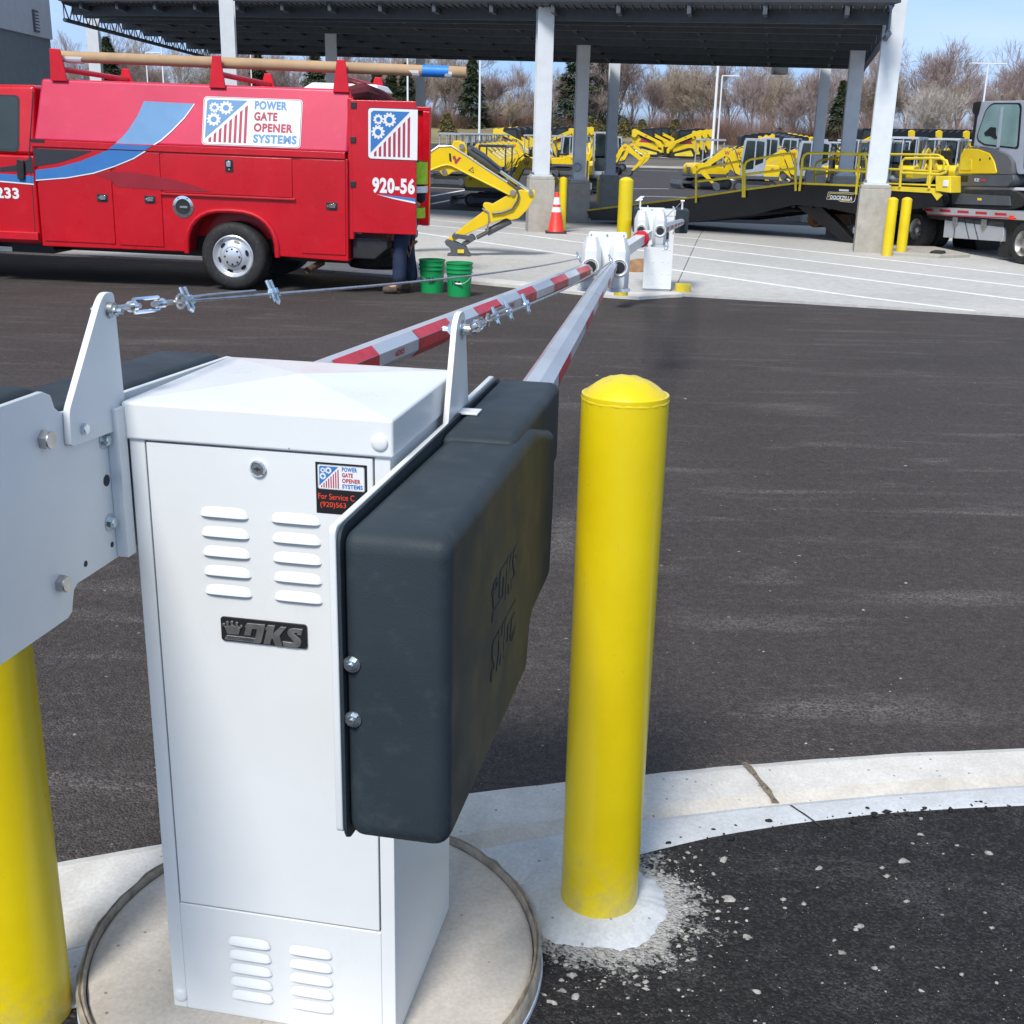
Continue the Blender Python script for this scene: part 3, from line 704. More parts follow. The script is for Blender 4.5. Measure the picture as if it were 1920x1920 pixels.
# cable brackets
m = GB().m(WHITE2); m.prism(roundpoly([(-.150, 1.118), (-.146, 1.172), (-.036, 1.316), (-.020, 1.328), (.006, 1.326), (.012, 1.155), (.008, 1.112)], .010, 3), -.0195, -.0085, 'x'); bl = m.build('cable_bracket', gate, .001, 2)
for y, z in ((-.114, 1.138), (-.012, 1.141)):
    m = GB(); bolt(m, FX(-.0085, y, z), .0085, .007, 0, ZINC); m.build('bolt', bl)
m = GB(); bolt(m, FX(-.0085, -.014, 1.300), .010, .012, .0125, ZINC, .009); bolt(m, Matrix.Translation((-.0195, -.014, 1.300)) @ Matrix.Rotation(R(-90), 4, 'Y'), .010, .011, .0125, ZINC, .004); m.build('bolt', bl)
m = GB().m(WHITE); m.prism(roundpoly([(.268, 1.075), (.330, 1.250), (.350, 1.268), (.380, 1.270), (.396, 1.255), (.430, 1.075)], .010, 3), .4445, .4550, 'x'); m.box(.436, .490, .345, .385, 1.088, 1.092); br = m.build('cable_bracket', gate, .001, 2)
m = GB(); bolt(m, FX(.4550, .366, 1.238), .0105, .012, .0175, ZINC, .004); bolt(m, Matrix.Translation((.4445, .366, 1.238)) @ Matrix.Rotation(R(-90), 4, 'Y'), .010, .012, .013, ZINC, .010); m.build('bolt', br)
# ---- arms, cables and the yoke that joins the arm tips
def W(p): return MGi @ V(p)
def onl(A, B, px):
    lo, hi = 0., 1.
    for _ in range(50):
        t = (lo+hi)/2; p = A+(B-A)*t; q = p-CP
        if 960+FPX*q.dot(CR)/q.dot(_f) < px: lo = t
        else: hi = t
    return lo
def arm(n0, n1, near, rad, reds, upper=False):
    """octagonal boom from n1 (near) to the tip, red bands between picture columns"""
    A, B = V(near), V(n0); d = (B-A).normalized(); A = A-d*n1
    a, b = W(A), W(B); m = MB().m(ALU); m.cyl(a, b, rad, n=8, rot=.5); m.m(GAP).cyl(b, b+(b-a).normalized()*.0015, rad*.86, n=8, rot=.5); o = m.build('gate_arm', gate, .002, 1)
    x = V((d.y, -d.x, 0)).normalized(); z = x.cross(d)
    R3 = MGi.to_3x3()
    for q in reds:
        p0 = A+(B-A)*onl(A, B, q[0]); p1 = A+(B-A)*onl(A, B, q[1])
        m = MB().m(REDT)
        for sgn in (1, -1):
            off = (x*sgn)*(rad*math.cos(math.pi/8)+.0012)
            hz = z*(rad*math.sin(math.pi/8)*.98)
            m.add([W(p0+off+hz), W(p1+off+hz), W(p1+off-hz), W(p0+off-hz)], [(0, 1, 2, 3)])
            lo_ = (x*sgn*math.cos(math.pi/4)-z*math.sin(math.pi/4)); of2 = lo_*(rad*math.cos(math.pi/8)+.0012); h2 = (x*sgn*math.sin(math.pi/4)+z*math.cos(math.pi/4))*(rad*math.sin(math.pi/8)*.98)
            m.add([W(p0+of2+h2), W(p1+of2+h2), W(p1+of2-h2), W(p0+of2-h2)], [(0, 1, 2, 3)])
            if upper and sgn == 1:
                up_ = (x*math.cos(math.pi/4)+z*math.sin(math.pi/4)); of2 = up_*(rad*math.cos(math.pi/8)+.0012); h2 = (x*-math.sin(math.pi/4)+z*math.cos(math.pi/4))*(rad*math.sin(math.pi/8)*.98)
                m.add([W(p0+of2+h2), W(p1+of2+h2), W(p1+of2-h2), W(p0+of2-h2)], [(0, 1, 2, 3)])
        m.build('reflective_band', o, smooth=False)
    return o, A, B, x, z
armL, LA, LB, lx, lz = arm(P(1098, 509, 6.0), 1.05, (-.3912, 2.7786, .8853), .039, ((610, 685), (762, 826), (878, 922), (961, 989), (1024, 1051), (1074, 1094)), True)
armR, RA, RB, rx, rz = arm(P(1146, 500, 6.0), .24, tuple(MG @ (V((.50, .999, 1.027))*S)), .0335, ((1020, 1045), (1079, 1094), (1106, 1115), (1126, 1131), (1139, 1142)))
# arm maker's marks and warning label
def decal(name, par, A, B, x, z, px0, px1, rad, fn):
    t0, t1 = onl(A, B, px0), onl(A, B, px1); p0 = A+(B-A)*t0; p1 = A+(B-A)*t1; d = (p1-p0)
    m = MB(); org = W(p0+x*(rad*math.cos(math.pi/8)+.0018)-z*(rad*.36)); R3 = MGi.to_3x3()
    m.T = plane(org, R3 @ d, R3 @ z); fn(m, d.length, rad*.72); m.build(name, par, smooth=False)
def dk(m, l, h): m.m(REDT); m.text('DKS', l*.2, l, h*.25, h*.8, 0, .02); m.flat([(0, h*.3), (l*.14, h*.3), (l*.18, h*.75), (l*.07, h*.55), (-l*.04, h*.75)])
decal('maker_mark', armL, LA, LB, lx, lz, 717, 733, .039, dk)
decal('maker_mark', armL, LA, LB, lx, lz, 938, 946, .039, dk)
def wl(m, l, h):
    m.m(SWHITE).flat([(0, 0), (l, 0), (l, h), (0, h)], .0008); m.m(SBLK)
    for k in range(4): m.flat([(l*.5, h*(.15+.2*k)), (l*.95, h*(.15+.2*k)), (l*.95, h*(.25+.2*k)), (l*.5, h*(.25+.2*k))], .0012)
    m.flat([(l*.12, h*.1), (l*.25, h*.1), (l*.3, h*.8), (l*.2, h*.8)], .0012); m.m(TXRED).flat([(-.1*l, h), (l, h), (l, h*1.25), (-.1*l, h*1.25)], .0008)
decal('warning_label', armL, LA, LB, lx, lz, 903, 920, .039, wl)
def clampx(m, p, d, s=1.0):
    """wire rope clip: saddle, U-bolt and two nuts"""
    d = d.normalized(); up = V((-.45, 0, 1)).normalized(); x = d.cross(up).normalized(); u = x.cross(d)
    for k in (-1, 1):
        c = p+d*(k*.0075*s)
        m.cyl(c-u*.010*s, c+u*.026*s, .0032*s, n=8); m.cyl(c+u*.004*s, c+u*.011*s, .0065*s, n=6)
    m.tube([p-d*.013*s-u*.003*s, p-d*.013*s+u*.004*s, p+d*.013*s+u*.004*s, p+d*.013*s-u*.003*s], .005*s, 8)
    m.tube([p-d*.0075*s-u*.009*s, p-u*.014*s, p+d*.0075*s-u*.009*s], .0034*s, 8)
def rigging(A, B, clips):
    A, B = W(A), W(B); d = (B-A).normalized(); up = V((0, 0, 1)); x = d.cross(up).normalized(); u = x.cross(d)
    l0, l1 = .055, .135
    m = MB().m(STEEL); m.cyl(A+d*.004, A+d*(l0+.02), .0042, n=10); m.cyl(A+d*(l1-.02), A+d*(l1+.035), .0042, n=10)
    m.cyl(A-x*.0045, A+x*.0045, .009, n=14)
    m.m(CHROME)
    for k in (-1, 1): m.tube([A+d*l0+u*.003*k, A+d*(l0+.006)+u*.009*k, A+d*(l1-.006)+u*.009*k, A+d*l1+u*.003*k], .0030, 8)
    for l in (l0, l1): m.cyl(A+d*(l-.005), A+d*(l+.006), .0078, n=12)
    e = l1+.040; m.m(STEEL).tube([A+d*(e+.010+.010*math.cos(a))+x*.0085*math.sin(a) for a in [2*math.pi*i/12 for i in range(12)]], .0028, 8, closed=True)
    m.tube([A+d*(e+.024+.014*math.cos(a))+u*.010*math.sin(a) for a in [2*math.pi*i/14 for i in range(14)]], .0024, 8, closed=True)
    m.build('turnbuckle', gate)
    m = MB().m(STEEL); n = 24; pts = []
    for i in range(n+1):
        t = i/n; p = A+(B-A)*t; st = (e+.03)/(B-A).length
        p = A+(B-A)*(st+(1-st)*t); p.z -= .05*4*t*(1-t)*.35; pts.append(p)
    m.tube(pts, .0030, 8); m.tube([pts[0]+u*.004, A+d*(e+.13)+u*.005, A+d*(e+.30)+u*.004], .0026, 6); m.build('wire_cable', gate)
    for c, s in clips:
        m = MB().m(ZINC); clampx(m, A+d*c-V((0, 0, .05*.35*4*(c/(B-A).length)*(1-c/(B-A).length))), d, s); m.build('cable_clip', gate)
brk = lambda q: MG @ (V(q)*S)
EL, ER = P(1088, 484, 5.95), P(1147, 489, 5.85)
rigging(brk((-.004, -.014, 1.303)), EL, ((.225, .95), (.56, 1.1), ((EL-brk((-.004, -.014, 1.303))).length-.03, 1.3)))
rigging(brk((.466, .366, 1.238)), ER, ((.30, .85), (.47, .95), (.74, 1.1), ((ER-brk((.466, .366, 1.238))).length-.03, 1.3)))
# yoke at the arm tips: back plate and two hooded cups
yk = thing('arm_yoke', 'white yoke with two hooded cups at the tips of the near striped arms', 'arm support', (P(1136, 500, 6.04)), 'white arm yokes')
yo = yk.location.copy()
def yoke(par, org, s, rz):
    m = MB(Matrix.Rotation(rz, 4, 'Z')); m.m(WHITE).prism(roundpoly([(-.10*s, -.03*s), (.105*s, -.03*s), (.105*s, .175*s), (-.098*s, .175*s)], .012*s), .085*s, .093*s, 'y'); pb = m.build('back_plate', par, .001)
    for x in (-.085, .0, .088):
        m2 = MB(Matrix.Rotation(rz, 4, 'Z')).m(STEEL); m2.cyl((x*s, .080*s, .157*s), (x*s, .087*s, .157*s), .0055*s, n=6); m2.build('bolt', pb)
    for cx in (-.082, .070):
        m = MB(Matrix.Rotation(rz, 4, 'Z')).m(WHITE)
        f = [(-.055, .02), (-.030, -.03), (.030, -.03), (.055, .02), (.055, .085), (-.055, .085)]
        zs = [(-.125, .86), (-.085, 1.0), (.085, 1.0), (.150, .55)]
        vs = [((cx+p[0]*q)*s, (p[1]*q+.085*(1-q))*s, z*s) for z, q in zs for p in f]
        fs = [(k*6+i, k*6+(i+1) % 6, (k+1)*6+(i+1) % 6, (k+1)*6+i) for k in range(3) for i in range(6)]+[tuple(range(18, 24))]
        m.add(vs, fs); m.m(GREYM).add([((cx+p[0]*1.25)*s, (p[1]*1.15-.012)*s, -.128*s) for p in f]+[((cx+p[0]*.9)*s, p[1]*s, -.112*s) for p in f], [tuple(range(6))]+[(i, (i+1) % 6, 6+(i+1) % 6, 6+i) for i in range(6)])  # grey underside and black disc paint the shade below and inside the cup
        m.m(BLKPL).cyl((cx*s, -.0305*s, 0), (cx*s, -.034*s, 0), .031*s, n=20); m.m(WHITE).tube([((cx+.043*math.cos(a))*s, -.033*s, .043*s*math.sin(a)) for a in [2*math.pi*i/20 for i in range(20)]], .005*s, 6, closed=True)
        m.build('cup', par, .0015, 1)
yoke(yk, yo, .95, R(-4))
yf = thing('arm_yoke', 'white yoke with two cups hanging in front of the far white cabinet', 'arm support', P(1221, 432, 7.6), 'white arm yokes')
yoke(yf, None, .78, R(-4))
# ================================================================ far barrier gate and the things round it
fo = P(1231, 545, 14.0); fo.z = g(14)+.03
fg = thing('barrier_gate', 'far white barrier gate cabinet with rows of rivets standing on the pale concrete', 'barrier gate', Matrix.Translation(fo) @ Matrix.Rotation(R(-5), 4, 'Z'))
m = MB().m(WHITE); m.box(-.165, .165, 0, .33, .02, .86); m.m(GREYM).box(-.155, .155, .01, .32, 0, .02); fc = m.build('cabinet', fg, .003)
m = MB().m(WHITE); m.box(-.172, .172, -.006, .336, .86, .925); fl_ = m.build('lid', fg, .005)
rv = None
for x in (-.125, -.06, .05, .125):
    for z in (.08, .20, .335, .475):
        if z > .4 and x == -.06: continue
        if rv is None:
            m = MB().m(WHITE); dome(m, FY(0, -.0002, 0), .0085, .006); rv = m.build('rivet', fc)
            rv.location = (x, 0, z)
        else:
            c = rv.copy(); col.objects.link(c); c.parent = fc; c.location = (x, 0, z)
for s_, xx in ((1, .24), (-1, -.245)):
    m = MB().m(DARKP); m.prism(roundpoly([(xx-.075*1, .67), (xx+.075, .67), (xx+.085, .93), (xx-.07, .94)], .02), -.04, .42, 'y'); cv = m.build('counterweight_cover', fg, .012, 3)
    m = MB().m(BLKPL); m.cyl((xx, -.0405, .80), (xx, -.044, .80), .048, n=20); m.build('arm_socket', cv)
    m = MB().m(WHITE); m.box(xx-.092*s_-.006, xx-.092*s_+.006, -.02, .40, .68, .95); m.build('counterweight_plate', fg)
    m = MB().m(WHITE); m.prism([(xx-.012, .93), (xx+.012, .93), (xx+.007, 1.04), (xx-.007, 1.04)], .05, .062, 'y'); b_ = m.build('cable_bracket', fg)
    m = MB().m(ZINC); m.cyl((xx-.02, .055, 1.03), (xx+.02, .055, 1.03), .012, n=8); m.build('bolt', b_)
FGi = (Matrix.Translation(fo) @ Matrix.Rotation(R(-5), 4, 'Z')).inverted()
def FW(p): return FGi @ V(p)
for a, b in ((V((.24, -.03, .80)), FW(P(1234, 432, 7.65))), (V((-.245, -.03, .80)), FW(P(1203, 440, 7.7)))):
    m = MB().m(ALU); m.cyl(a, b, .037, n=8, rot=.5); ao = m.build('gate_arm', fg)
    d = (b-a); x = V((-d.y, d.x, 0)).normalized()
    for k in range(6):
        p0 = a+d*(.04+.16*k); p1 = a+d*(.12+.16*k); m = MB().m(REDT)
        for sg in (1, -1):
            o_ = x*(sg*.0352); h_ = V((0, 0, .013)); m.add([p0+o_+h_, p1+o_+h_, p1+o_-h_, p0+o_-h_], [(0, 1, 2, 3)])
        m.build('reflective_band', ao, smooth=False)
m = MB().m(STEEL); m.tube([V((.24, .055, 1.03)), FW(P(1242, 414, 7.6))], .003, 6); m.build('wire_cable', fg)
m = MB().m(BLKPL); m.box(-.005+.06, .04+.06, -.03, 0, .60, .70); pk = m.build('padlock', fg, .004)
m = MB().m(ZINC); m.tube([(.085, -.012, .60), (.10, -.015, .54), (.095, -.015, .50), (.07, -.015, .49), (.058, -.015, .51)], .004, 6); m.build('hook', pk)
cb = thing('connecting_bar', 'white square bar with a red wrap joining the two white yokes', 'bar', P(1160, 476, 6.2)); cbo = cb.location.copy()
m = MB().m(WHITE); A, B = V((0, 0, 0)), P(1214, 440, 7.55)-cbo; m.cyl(A, B, .040, n=4, rot=.5); m.build('bar', cb, .003)
m = MB().m(REDR); m.cyl(A+(B-A)*.70, A+(B-A)*.78, .046, n=10); m.cyl(A+(B-A)*.72, A+(B-A)*.76, .050, n=10); m.build('strap', cb)
struct(stripe('expansion_joint', G(1326, 420).xy, G(1267, 542).xy, .012, .0293, GREYD))
bollard('bollard', P(1174, 548, 12.4)+V((-.055, 0, 0)), .0735, 1.16, 'yellow bollard standing behind the white arm yoke', 'yellow pipe bollards', False)
bollard('bollard', G(1020, 436)+V((0, 0, .03)), .0735, 1.04, 'left of the two yellow bollards in front of the middle concrete plinth', 'yellow pipe bollards', False)
bollard('bollard', G(1053, 438)+V((0, 0, .03)), .0735, 1.03, 'yellow bollard right behind the orange traffic cone', 'yellow pipe bollards', False)
bollard('bollard', G(1662, 483)+V((0, 0, .03)), .082, .92, 'left of the two yellow bollards beside the right concrete plinth', 'yellow pipe bollards', False)
bollard('bollard', G(1688, 482)+V((0, 0, .03)), .082, .92, 'right of the two yellow bollards in front of the trailer wheel', 'yellow pipe bollards', False)
bollard('bollard', at(1122, 36, yref=385), .07, .75, 'small yellow post between the two shaded concrete plinths', 'yellow pipe bollards', False)
ys = thing('yellow_stub', 'short yellow drum on the kerb right of the far white cabinet', 'stub post', G(1280, 551)+V((0, 0, .03)))
m = MB().m(YEL); m.lathe([(.095, -.02), (.095, .085), (.090, .09), (0, .09)], 28); m.build('drum', ys)
mo = MB().m(ROCKB); pr = [(.17, -.02), (.165, .05), (.13, .12), (.07, .16), (0, .17)]; mo.lathe(pr, 20)
mo.v = [p+V((mnoise.noise(p*9), mnoise.noise(p*9+V((5, 5, 5))), mnoise.noise(p*9+V((9, 1, 5)))))*.03 for p in mo.v]
o = mo.build('mulch_mound'); o.location = G(1193, 512)+V((0, 0, .03)); tag(o, 'brown mound between the yellow bollard and the far white cabinet', 'mound')
# traffic cone
cn = thing('traffic_cone', 'orange traffic cone with two white bands beside the middle plinth', 'traffic cone', G(1042, 440)+V((0, 0, .03)))
m = MB().m(ORANGE); m.lathe([(.165, .03), (.15, .05), (.033, .74), (.028, .755), (0, .755)], 24); m.build('cone_body', cn)
m = MB().m(BLKPL); m.box(-.2, .2, -.2, .2, 0, .035); m.build('base', cn, .01)
for z0, z1 in ((.39, .48), (.53, .66)):
    r = lambda z: .15-(.117)*(z-.05)/.69+.003
    m = MB().m(SWHITE); m.lathe([(r(z0), z0), (r(z1), z1), (r(z1)-.004, z1), (r(z0)-.004, z0)], 24); m.build('reflective_band', cn)
# buckets
def bucket(px, py, label, hrot):
    b = thing('bucket', label, 'bucket', V((*G(px, py).xy, g(G(px, py).y))), 'green buckets')
    m = MB().m(GREEN)
    m.lathe([(.122, 0), (.126, .004), (.138, .255), (.149, .258), (.149, .268), (.141, .272), (.142, .300), (.151, .303), (.151, .316), (.143, .32), (.1455, .356), (.153, .358), (.153, .370), (.1425, .37), (.138, .30), (.121, .012), (0, .010)], 40); body = m.build('body', b)
    m = MB().m(STEEL); a0 = R(hrot)
    pts = []
    for i in range(15):
        t = math.pi*i/14; r_ = .156; x = r_*math.cos(t); s_ = math.sin(t)
        pts.append((x*math.cos(a0)-(-.162*s_)*0, x*math.sin(a0)-.165*s_*1.0*math.cos(a0)*.98, .29-.14*s_))
    m.tube(pts, .0022, 6); h = m.build('handle', b)
    m = MB().m(SWHITE); m.tube([pts[6], pts[7], pts[8]], .009, 8); m.build('grip', h)
    m = MB().m(SBLK); q = []
    for i in range(9):
        a = R(-118+hrot*.2+5.5*i)
        for z, r_ in ((.13, .1324), (.18, .1349)): q.append((r_*math.cos(a), r_*math.sin(a), z))
    m.add(q, [(2*i, 2*i+1, 2*i+3, 2*i+2) for i in range(8) if i % 3 != 1]); m.build('print', b)
    return b
bucket(810, 548, 'left green bucket behind the cable, nearest the man', 15)
bucket(861, 555, 'right green bucket with a wire handle and white grip', -20)

# ================================================================ red service van
vo = P(438, 545, 13.2); ya, pt = R(6), R(.8)
VU = V((math.cos(ya)*math.cos(pt), -math.sin(ya)*math.cos(pt), -math.sin(pt))); VW = V((math.sin(ya), math.cos(ya), 0)); VZ = VU.cross(VW)
MV = Matrix.Identity(4)
for i in range(3): MV[i][0] = VU[i]; MV[i][1] = VW[i]; MV[i][2] = VZ[i]; MV[i][3] = vo[i]
MVi = MV.inverted()
def VP(px, py, w=0.0, tilt=0.0, z0=0.0):
    """picture column/row to van space on the side plane y = w + tilt*(z - z0)"""
    c = MVi @ CP; d = MVi.to_3x3() @ ray(px, py)
    t = (w + tilt*(c.z-z0) - c.y)/(d.y - tilt*d.z); return c+d*t
van = thing('service_van', 'red utility service van with ladder rack, company signs and open rear doors', 'van', MV)
W_ = 2.04
sq = lambda a, n: math.copysign(abs(a)**n, a)
archp = [(-.50*sq(math.cos(t), .75), .40+.47*sq(math.sin(t), .8)) for t in [math.pi*i/16 for i in range(17)]]
archp = [(-x, z) for x, z in archp][::-1]
prof = [(-2.2, .385)]+[(p[0], p[1]) for p in archp]+[(1.31, .38), (1.31, 1.46), (-2.2, 1.46)]
m = MB().m(RED); m.prism(prof, 0, .28, 'y'); m.prism(prof, W_-.28, W_, 'y'); m.box(-2.2, 1.29, .28, W_-.28, .55, 1.46); body = m.build('body', van, .012, 2)
m = MB().m(BLACK); m.box(-.56, .56, .281, W_-.281, .40, .95); m.box(-3.6, 1.2, .55, 1.5, .30, .55); m.box(-2.7, -2.2, .25, 1.8, .28, .42); m.build('underbody', van)
SL = .17/.65
m = MB().m(RED_SHEEN)
m.hexa([(-2.2, 0, 1.52), (1.31, 0, 1.52), (1.31, W_, 1.52), (-2.2, W_, 1.52)], [(-2.14, .17, 2.165), (1.31, .17, 2.165), (1.31, W_-.17, 2.165), (-2.14, W_-.17, 2.165)]); up = m.build('upper_body', van, .03, 4)
m = MB().m(RED); m.box(-2.21, 1.285, -.022, W_+.022, 1.455, 1.525); m.build('belt_ledge', van, .006)
m = MB().m(BLKPL); m.box(-2.235, -2.06, -.026, -.021, 1.50, 1.535); m.m(SWHITE).text('SERVICE BODY', -2.2, -2.1, 1.51, 1.52, 0) if False else None; m.build('name_plate', van)
def panel(u0, u1, z0, z1, name='compartment_door'):
    m = MB().m(RED); m.prism(rrect(u0, z0, u1, z1, .012, 3), -.012, .001, 'y'); return m.build(name, van, .005, 2)
d1 = panel(-2.165, -1.335, .45, 1.44); d2 = panel(-1.285, -.775, .445, 1.44); d3 = panel(-.745, .70, 1.035, 1.44); d4 = panel(.79, 1.285, .45, 1.44)
m = MB().m(RED); m.box(-.78, .73, -.03, .002, 1.005, 1.025); m.build('drip_rail', van, .004)
lp = [(p[0]*1.03, -.006, p[1]) for p in archp]; m = MB().m(RED); m.tube([(lp[0][0], -.006, .39)]+lp+[(lp[-1][0], -.006, .39)], .030, 10); m.build('arch_flare', van)
def latch(u, z, par, vert=False):
    a, b = (.045, .065) if vert else (.062, .042)
    m = MB().m(BLKPL); m.prism(rrect(u-a, z-b, u+a, z+b, .012, 3), -.018, -.012, 'y'); o = m.build('latch_plate', par, .002)
    m = MB().m(CHROME)
    if vert: m.prism(rrect(u-.024, z-.01, u+.024, z+.05, .014, 4), -.034, -.017, 'y'); m.cyl((u, -.019, z-.035), (u, -.017, z-.035), .010, n=12)
    else: m.prism(rrect(u-.025, z-.018, u+.045, z+.026, .012, 4), -.034, -.017, 'y'); m.cyl((u-.043, -.019, z), (u-.043, -.017, z), .010, n=12)
    m.build('paddle', par, .004)
latch(-1.449, .942, d1); latch(-.905, .948, d2); latch(.005, 1.337, d3, True); latch(1.135, .962, d4)
# wheels
def wheel(u, w, R0=.372, far=False):
    T = Matrix.Translation((u, w, R0)) @ Matrix.Rotation(R(90), 4, 'X')
    m = MB(T).m(RUB); m.lathe([(.225, .02), (.245, .03), (.32, .035), (.355, .015), (R0, -.02), (R0, -.20), (.34, -.225), (.22, -.22)], 48)
    t = m.build('tyre', van, ang=40); t.name = 'wheel'
    m = MB(T).m(ALU); m.lathe([(.232, .024), (.222, .030), (.212, .018), (.195, -.005), (.185, -.012), (.16, .008), (.135, .024), (.11, .030), (.10, .020), (.098, .045), (.05, .062), (0, .062)], 40)
    rim = m.build('rim', t, ang=50)
    m = MB(T).m(BLACK)
    for i in range(6):
        a = 2*math.pi*(i+.25)/6; c = V((.163*math.cos(a), .163*math.sin(a), 0)); tx = V((-math.sin(a), math.cos(a), 0)); rx_ = V((math.cos(a), math.sin(a), 0))
        m.add([c+tx*(.036*math.cos(q))+rx_*(.017*math.sin(q))+V((0, 0, .014-.55*.017*math.sin(q)*.9)) for q in [2*math.pi*k/14 for k in range(14)]], [tuple(range(14))])
    for i in range(8):
        a = 2*math.pi*i/8; m.cyl((.082*math.cos(a), .082*math.sin(a), .046), (.082*math.cos(a), .082*math.sin(a), .0545), .011, n=8)
    m.build('wheel_slot', t, smooth=False); return t
wheel(0, .045); wheel(-3.53, .06)
m = MB().m(RUB); m.T = Matrix.Translation((.0, W_-.05, .372)) @ Matrix.Rotation(R(90), 4, 'X'); m.lathe([(.0, 0), (.36, 0), (.372, .02), (.372, .42), (.36, .45), (0, .45)], 32); m.build('wheel', van)
# cab
m = MB().m(RED); m.prism([(-2.235, .40), (-3.02, .40), (-3.08, .62), (-3.53, .84), (-3.98, .62), (-4.05, .42), (-4.45, .45), (-4.5, .95), (-4.3, 1.27), (-3.75, 1.36), (-2.235, 1.36)], .05, W_-.05, 'y'); cabv = m.build('cab', van, .03, 3)
m = MB().m(RED)
m.hexa([(-3.72, .055, 1.36), (-2.235, .055, 1.36), (-2.235, W_-.055, 1.36), (-3.72, W_-.055, 1.36)], [(-2.98, .20, 2.085), (-2.235, .20, 2.10), (-2.235, W_-.20, 2.10), (-2.98, W_-.20, 2.085)]); m.build('cab_roof', van, .05, 4)
CT = .145/.725
def onc(u, z, off): return (u, .055+CT*(z-1.36)-off if z > 1.36 else .05-off, z)
def poly3(m, pts): m.add(pts, [tuple(range(len(pts)))])
wp = rrect(-3.30, 1.39, -2.405, 1.985, .05, 4)
m = MB().m(BLKPL); poly3(m, [onc(u, z, .004) for u, z in wp]); m.m(GLASSD); poly3(m, [onc(u*1.0+(.02 if u < -2.8 else -.02), z+(.02 if z < 1.6 else -.02), .006) for u, z in wp]); m.build('window', van, smooth=False)
m = MB().m(BLKPL); m.prism(roundpoly([(-2.435, 1.10), (-2.355, 1.10), (-2.345, 1.30), (-2.425, 1.32)], .02), .015, .052, 'y'); m.build('door_handle', van, .008)
m = MB().m(GAP); m.tube([onc(-2.235-.02, 2.03, .001), onc(-2.29, 1.36, .001)], .005, 4); m.tube([(-2.29, .05, 1.36), (-2.285, .05, .9), (-2.30, .05, .42)], .005, 4); m.build('door_seam', van)
m = MB().m(REDR); m.box(-3.0, -2.25, .02, .06, .44, .53); m.build('rocker_trim', van, .01)
# graphics: outlines given in quarter pixels of the photograph's left part
def zq(p): return (p[0]/4, 60+p[1]/4)
def gfx(pts, m, w, tilt=0., z0=0.):
    poly3(m, [VP(*zq(p), w, tilt, z0) for p in pts])
gm = MB()
TL = (SL, 1.52)
gm.m(SBLUE2); gfx([(1080,518),(1455,538),(1380,640),(1280,742),(1200,812),(1140,850),(862,836),(910,795),(960,738),(1030,630)], gm, -.004, *TL)
gm.m(SWHITE); gfx([(1455,538),(1462,540),(1386,646),(1287,748),(1207,818),(1152,851),(1140,850),(1200,812),(1280,742),(1380,640)], gm, -.006, *TL)
gm.m(SBLUE); gfx([(862,840),(1140,854),(1085,887),(815,876)], gm, -.026)
gfx([(812,884),(1082,893),(1000,945),(860,1003),(700,1055),(500,1090),(268,1108),(266,1035),(430,1015),(600,970),(740,915)], gm, -.016)
gm.m(SWHITE); gfx([(1082,893),(1000,945),(860,1003),(700,1055),(500,1090),(268,1108),(268,1116),(500,1098),(702,1063),(863,1010),(1004,952),(1098,894)], gm, -.018)
gm.m(SDGREY); gfx([(246,872),(690,892),(560,943),(420,985),(262,1008)], gm, -.016)
gm.m(SGREY); gfx([(710,1070),(830,1048),(1000,1054),(1250,1095),(1450,1150),(1590,1200),(1240,1186),(880,1163),(830,1112),(740,1078)], gm, -.016)
gm.m(SDGREY); gfx([(0,1015),(110,1000),(200,958),(236,930),(252,1055),(200,1056),(110,1045),(0,1046)], gm, .046)
gm.m(SBLUE); gfx([(-60,1056),(0,1062),(252,1080),(254,1138),(0,1115),(-60,1105)], gm, .046)
gm.m(SWHITE); gfx([(0,1115),(254,1138),(254,1147),(0,1125)], gm, .045)
gm.build('stripe_graphic', van, smooth=False)
m = MB().m(SWHITE); T0 = plane((0, .045, 0), (1, 0, 0), (0, 0, 1)); m.T = T0; m.text('233', -2.715, -2.445, .885, 1.005, 0, .04); m.build('phone_number', van, smooth=False)
lh = .512
m = MB(); q0 = VP(378, 271, -.004, *TL)
logo(m, plane((q0.x, q0.y, q0.z), (1, 0, 0), (0, SL, 1), lh) @ Matrix.Scale(1.09/(1.92*lh), 4, (1, 0, 0)), SBLUE2, True, None, .0015)
m.build('company_sign', van, smooth=False)
# filler bezel
m = MB(Matrix.Translation((-.535, -.001, .885)) @ Matrix.Rotation(R(90), 4, 'X'))
m.m(CHROME).lathe([(.118, 0), (.118, .006), (.085, .008), (.083, .002)], 36); m.m(BLKPL).lathe([(.083, .004), (.06, .003), (0, .002)], 30); m.m(STEEL).box(-.035, .05, -.012, .010, .004, .012)
for i in range(6): a = 2*math.pi*i/6; m.m(GAP).cyl((.102*math.cos(a), .102*math.sin(a), .0072), (.102*math.cos(a), .102*math.sin(a), .0085), .008, n=8)
m.build('filler_bezel', van)
